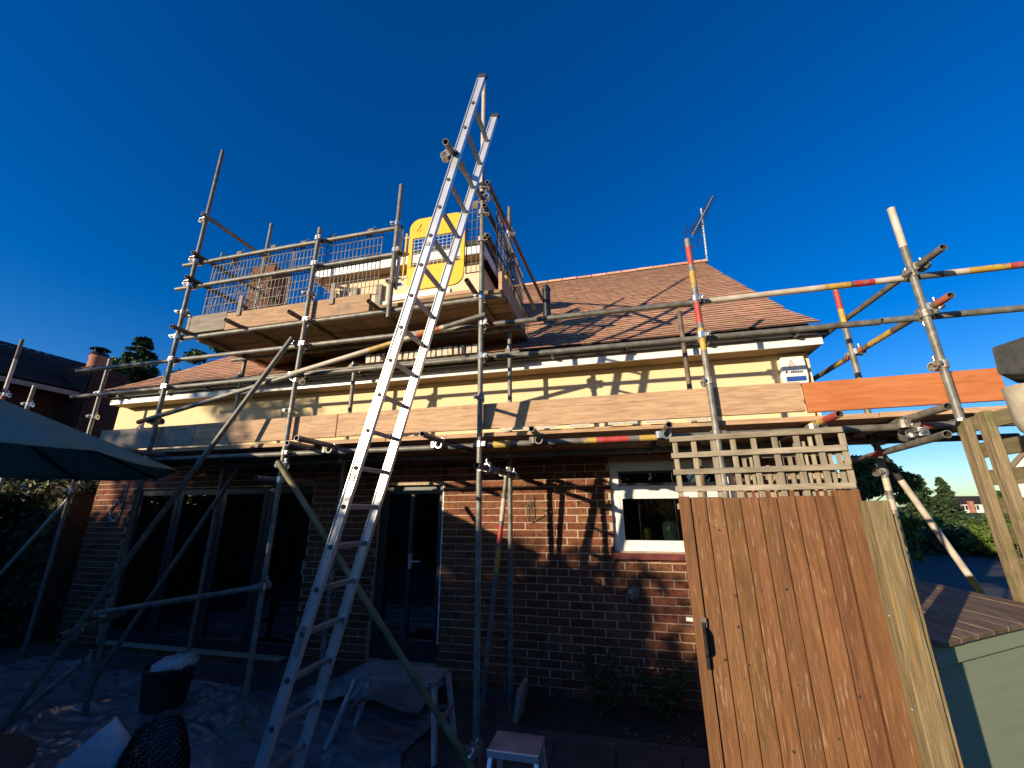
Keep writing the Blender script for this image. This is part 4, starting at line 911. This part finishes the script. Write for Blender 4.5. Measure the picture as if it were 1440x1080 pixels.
def conifer(label, base, h, r, n, m, size, group=None, droop=.25, name='conifer'):
    e = empty(name, base, label, 'tree', group); B = Vector(base)
    b = MB(); b.tube(B, B + Vector((0, 0, h * .97)), max(.06, h * .02), BARK, n=8, r1=.02); b.build('trunk', e)
    nb = max(40, n // 60); P = []
    for k in range(nb):
        t = (k + random.random()) / nb; z = h * (.04 + .95 * t); L = r * (1 - t) ** .85 * random.uniform(.65, 1.1) + .06 * r; q = random.uniform(0, 6.28)
        u = rng.random((n // nb, 1)) ** .7; d = np.array([math.cos(q), math.sin(q), 0]); sd_ = np.array([-d[1], d[0], 0])
        p = np.array([B.x, B.y, B.z + z]) + d * u * L + sd_ * rng.normal(0, .16, u.shape) * L * (1.1 - u * .5); p[:, 2] += (-droop * u[:, 0] ** 1.5 * L + rng.normal(0, .05, len(u)) * L); P.append(p)
    leaves(np.concatenate(P), size, m, 'crown', e, flat=.5, aspect=.4); return e
def hedge(name, label, lo, hi, n, m, size, rag=.12, core=True, topfn=None, cat='hedge'):
    e = empty(name, ((lo[0] + hi[0]) / 2, (lo[1] + hi[1]) / 2, lo[2]), label, cat)
    lo, hi = np.array(lo, float), np.array(hi, float); tf = topfn or (lambda x: np.full_like(x, hi[2]))
    P = lo + rng.random((n, 3)) * (hi - lo); f = rng.integers(0, 4, n)
    P[f == 0, 1] = lo[1]; P[f == 1, 1] = hi[1]; zt = tf(P[:, 0]); P[:, 2] = lo[2] + (P[:, 2] - lo[2]) / (hi[2] - lo[2]) * (zt - lo[2]); P[f == 2, 2] = zt[f == 2]
    P += rng.normal(0, rag, P.shape); P[:, 2] = np.maximum(P[:, 2], .03); leaves(P, size, m, 'foliage', e)
    if core:
        b = MB(); k = int(2 + (hi[0] - lo[0]) * 2); xs_ = np.linspace(lo[0] + .2, hi[0] - .2, k)
        for a, c in zip(xs_, xs_[1:]): b.box((a, lo[1] + .25, .0), (c, hi[1] - .25, float(min(tf(np.array([a]))[0], tf(np.array([c]))[0])) - .1), BARK)
        b.build('opaque_core', e)  # solid block added inside the foliage so no sun leaks through
    return e
hedge('hedge', 'dark overgrown garden hedge at the far left beside the brick corner', (-12, 4.35, 0), (-7.75, 5.6, 2.08), 9000, HEDGEM, .055, rag=.05)
P = np.stack([rng.uniform(-11.5, -7.7, 900), rng.uniform(4.3, 4.6, 900), rng.uniform(1.98, 2.12, 900)], 1); leaves(P, .045, DRYL, 'pale_hedge_top', bpy.data.objects['hedge'])  # paler leaves strewn along the top of the hedge

# shrubs at the foot of the wall
for k, (x, y, h, lab) in enumerate(((-.25, 4.3, .55, 'small leafy plant at the foot of the wall, left of the pair'), (.25, 4.3, .5, 'low grassy plant at the foot of the wall nearest the gate'))):
    e = empty('shrub', (x, y, 0), lab, 'plant'); P = []; sb = MB()
    for s_ in range(12):
        tip = np.array([x + random.uniform(-.22, .22), y + random.uniform(-.15, .12), h * random.uniform(.5, 1.05)]); sb.tube((x, y, 0), tip, .005, BARK, n=4, caps=False, r1=.002)
        t = rng.random((45, 1)) * .8 + .2; P.append(np.array([x, y, 0]) * (1 - t) + tip * t + rng.normal(0, .035, (45, 3)))
    sb.build('stem', e); P = np.concatenate(P); P[:, 2] = np.maximum(P[:, 2], .02); leaves(P, .022, LEAF, 'foliage', e)
b = MB(); b.poly([(-1.0, 3.95, .008), (.9, 3.95, .008), (.9, 4.57, .008), (-1.0, 4.57, .008)], SOIL); tag(b.build('flower_bed_soil', origin=(0, 4.2, .008)), kind='structure')
e = empty('timber_edging', (-.9, 4.2, 0), 'upright timber board leaning at the foot of the wall by the inner pole', 'board'); b = MB(); b.box((-.02, 0, 0), (.02, .3, .24), BOARD_G, M=Matrix.Rotation(.18, 3, 'Y'), c=(-.98, 3.98, .005)); b.build('board', e)

# neighbour on the left
nb = empty('neighbour_house', (-13, 4, 0), 'dark roofed neighbouring house in shade at the far left', 'house')
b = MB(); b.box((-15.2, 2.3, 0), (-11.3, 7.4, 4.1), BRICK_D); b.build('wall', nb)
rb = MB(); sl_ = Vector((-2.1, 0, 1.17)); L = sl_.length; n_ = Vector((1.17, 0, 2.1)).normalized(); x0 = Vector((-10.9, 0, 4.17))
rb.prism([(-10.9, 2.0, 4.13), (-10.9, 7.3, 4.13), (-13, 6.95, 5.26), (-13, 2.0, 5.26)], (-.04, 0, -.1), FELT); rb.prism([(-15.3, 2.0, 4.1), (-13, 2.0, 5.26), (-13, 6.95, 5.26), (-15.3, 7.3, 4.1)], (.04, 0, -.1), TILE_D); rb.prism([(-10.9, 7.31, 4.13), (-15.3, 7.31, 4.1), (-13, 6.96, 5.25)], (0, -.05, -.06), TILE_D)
nroof = rb.build('roof', nb); tl = MB()
for r in range(24):
    y = 2.0 + (.08 if r % 2 else 0)
    while y < 7.2 - r * .012:
        p = x0 + sl_.normalized() * (r * .1); j = random.uniform(-.003, .003); P = [p + Vector((0, y + .002, 0)) + n_ * (.016 + j), p + Vector((0, y + .162, 0)) + n_ * (.016 - j)]; Q = [v + sl_.normalized() * .14 - n_ * .012 for v in P]
        tl.raw([P[0], P[1], Q[1], Q[0], P[0] - n_ * .012, P[1] - n_ * .012], [(0, 1, 2, 3), (4, 5, 1, 0)], TILE_D, tint=random.random() * .98 + .01); y += .165
tl.build('roof_tile', nroof, kind='stuff')
b = MB(); b.box((-10.93, 2.0, 4.03), (-10.85, 7.3, 4.12), BOARD_G); b.build('gutter', nb)
b = MB(); b.box((-11.75, 5.9, 0), (-10.75, 6.6, 4.72), BRICK_D); ns = b.build('chimney', nb); b = MB()
for r in range(30, 63):
    z = r * .075; o = .1125 if r % 2 else 0
    for i in range(-1, 6):
        xa, xb_ = max(-11.75, -11.75 + i * .225 + o + .005), min(-10.75, -11.75 + i * .225 + o + .22)
        if xb_ - xa > .04: b.box((xa, 5.892, z), (xb_, 5.92, z + .065), BRICK_D, tint=random.random() * .98 + .01)
        ya, yb = max(5.921, 5.9 + i * .225 + o), min(6.6, 5.9 + i * .225 + o + .215)
        if yb - ya > .04: b.box((-10.77, ya, z), (-10.742, yb, z + .065), BRICK_D, tint=random.random() * .98 + .01)
b.build('brick', ns, kind='stuff')
b = MB(); b.lathe([(.16, 0), (.145, .28), (.16, .3), (.16, .36), (.12, .36), (.12, 0)], (-11.2, 6.2, 4.72), TERRA); b.build('chimney_pot', ns)
b = MB(); b.lathe([(.17, 0), (.165, .06), (.13, .08)], (-11.2, 6.2, 5.08), BLACKP); b.lathe([(.19, .16), (.1, .21), (0, .215)], (-11.2, 6.2, 5.08), BLACKP)
for q in range(6): b.bar((-11.2 + .12 * math.cos(q), 6.2 + .12 * math.sin(q), 5.12), (-11.2 + .13 * math.cos(q), 6.2 + .13 * math.sin(q), 5.27), .015, .015, BLACKP)
b.build('cowl', ns)
conifer('tall dark cedar rising behind the dark neighbouring roof', (-30.5, 19, 0), 13.1, 5.0, 16000, CONIF, .17, droop=.1)
tree('rounded green tree left of the cedar behind the chimney pot', (-34, 19.5, 0), 12.0, 3.2, 7000, LEAF, .14)
tree('bushy tree behind the left end of the clay roof', (-28.6, 20, 0), 12.2, 3.0, 8000, LEAF, .14)
tree('tree top behind the left corner of the upper platform', (-26.6, 22, 0), 13.9, 2.4, 6000, LEAF, .14)

# right background
tree('dense dark bush behind the right end of the trellis topped gate', (6.45, 13.6, 0), 3.15, 1.05, 9000, LEAF, .075, trunk_r=.07, crown_z=(.12, 1.), name='bush', cat='bush')
tree('yellow green bush in front of the conifers', (9.3, 17.0, 0), 2.1, .6, 4000, LIME, .07, trunk_r=.05, crown_z=(.1, 1.), name='bush', cat='bush')
for x, y, h, r, lab in ((20.0, 35.5, 3.75, 1.7, 'broad dark conifer leftmost of the three beyond the drive'), (20.9, 36.0, 3.85, 1.3, 'pointed conifer in the middle of the three beyond the drive'), (21.6, 35.2, 3.6, 1.4, 'conifer rightmost of the three beyond the drive')):
    conifer(lab, (x, y, 0), h, r, 8000, CONIF, .11, group='conifers beyond the drive')
tree('small round tree beside the far white house', (30.5, 43, 0), 2.9, 1.3, 3500, LEAF, .12, trunk_r=.07, crown_z=(.15, 1.))
tree('shrub on the sunlit bank by the trellis fence', (16.0, 23, 0), 1.35, 1.3, 4000, LEAF, .09, trunk_r=.04, crown_z=(.1, 1.), name='bush', cat='bush')
tree('low bright shrub at the edge of the sunlit bank', (13.0, 18.6, 0), 1.0, 1.0, 3500, LIME, .07, trunk_r=.03, crown_z=(.1, 1.), name='bush', cat='bush')
hedge('hedge', 'low dark hedge along the far side of the drive', (8, 19.6, 0), (24, 20.8, .75), 9000, HEDGEM, .10, rag=.09)
b = MB(); V = []; F = []; nx, ny = 24, 12
for j in range(ny + 1):
    for i in range(nx + 1):
        x = 12 + 22 * i / nx; y = 21 + 13 * j / ny; V.append((x, y, .01 + .35 * math.sin(math.pi * j / ny) * (.6 + .4 * math.sin(i * .7))))
for j in range(ny):
    for i in range(nx): a = j * (nx + 1) + i; F.append((a, a + 1, a + nx + 2, a + nx + 1))
b.raw(V, F, GRASS, smooth=True); tag(b.build('grass_bank'), kind='structure')
fh = empty('far_house', (80, 130, 0), 'distant white house with a dark roof beyond the conifers', 'house')
b = MB(); b.box((78, 128, 0), (92, 136, 2.0), FARW); b.build('wall', fh)
b = MB(); b.prism([(77.5, 127.5, 2.0), (92.5, 127.5, 2.0), (92.5, 132, 3.95), (77.5, 132, 3.95)], (0, 4.5, 0), TILE_D); b.build('roof', fh)
for k in range(4): x = 79.2 + k * 2.2; b = MB(); b.box((x, 127.9, .7), (x + 1.2, 128.05, 1.7), DARKF); w_ = b.build('window', fh); b = MB(); b.box((x + .55, 127.8, .7), (x + .65, 127.89, 1.7), FARW); b.build('glazing_bar', w_)
b = MB(); b.box((82.6, 127.0, 0), (83.4, 127.8, 2.7), TERRA); b.build('chimney', fh)
rh = empty('white_gable_house', (29, 38, 0), 'white gabled house partly hidden behind the slatted fence at the right edge', 'house')
b = MB(); b.prism([(27.5, 38, 0), (37, 38, 0), (37, 38, 4.0), (32.2, 38, 8.6), (27.5, 38, 4.0)], (6.2, 8, 0), FARW); b.build('wall', rh)
b = MB(); b.prism([(26.9, 37.7, 3.5), (32.2, 37.7, 8.62), (32.2, 37.7, 9.0), (26.9, 37.7, 3.9)], (6.6, 8.5, 0), SHEDROOF); b.prism([(37.5, 37.7, 3.5), (32.21, 37.7, 8.62), (32.21, 37.7, 9.0), (37.5, 37.7, 3.9)], (6.6, 8.5, 0), SHEDROOF); b.build('roof', rh)

# the garden behind the camera: hedge and trees whose shade falls on the patio and which the windows mirror
def topf(x): return np.interp(x, [-17, -14.2, -13.5, -10, -9.1, -7.0, -6.75, -6.3, -5.8, -3, 3, 9], [3.85, 3.85, 4.3, 4.3, 3.5, 3.45, 2.75, 2.75, 2.1, 1.75, 2.2, 2.7]) + .07 * np.sin(x * 5.1) + .05 * np.sin(x * 11.3)
hedge('hedge', 'tall ragged garden hedge behind the viewpoint', (-17, -5.6, 0), (9, -4.6, 4.3), 44000, HEDGEM, .075, rag=.10, topfn=topf)
tree('loose garden tree behind the hedge, its shade dappling the boards', (-13.2, -6.6, 0), 6.3, 1.7, 3600, LEAF, .085, clumps=18, crown_z=(.6, 1.))

for x, y, h, lab in ((2.5, -9.5, 6.5, 'unseen large tree added behind the hedge to cut sky light, mirrored in the kitchen window'), (6.5, -8.2, 7.5, 'unseen tall tree added behind the right end of the garden hedge to cut sky light'), (10.5, -5, 7.0, 'unseen tree added at the right hand end of the garden to cut sky light')):
    tree(lab, (x, y, 0), h, 2.6, 7000, HEDGEM, .13, crown_z=(.2, 1.))  # unseen tall trees, added to hold sky light off the shaded wall
hedge('hedge', 'added side hedge beyond the parasol, stopping low bounce light', (-9.7, -4.4, 0), (-8.8, 4.2, 1.95), 9000, HEDGEM, .07, rag=.06)  # added hedge, mostly out of view, blocks warm bounce from the left

lf = MB()
for k in range(140):
    x, y = random.uniform(-1.6, .6), random.uniform(2.4, 4.2); q = random.uniform(0, 6.28)
    lf.box((-.016, -.009, 0), (.016, .009, .002), DRYL, M=Matrix.Rotation(q, 3, 'Z') @ Matrix.Rotation(random.uniform(-.4, .4), 3, 'X'), c=(x, y, .012))
lf.build('fallen_leaves', kind='stuff'); tag(bpy.data.objects['fallen_leaves'], 'scattered dry leaves on the shaded paving below the brick wall', 'leaves')
pv = MB(); pv.box((-.219, -.219, -.006), (.219, .219, .006), PAVE); pm = pv.mesh('paving_slab', (0, 0, 0)); y = 2.0
while y < 3.8:
    x = -1.5
    while x < .8: place('paving_slab', pm, (x + .223, y + .223, .0115 + random.uniform(-.002, .002)), bpy.data.objects['patio']); x += .45
    y += .45
for o in bpy.data.objects:
    if o.parent is None and o.name.startswith('coiled_cable'): o['group'] = 'loops of white cable on the brick wall'
    if o.parent is None and o.name.split('.')[0] == 'shrub': o['group'] = 'small plants at the foot of the wall'
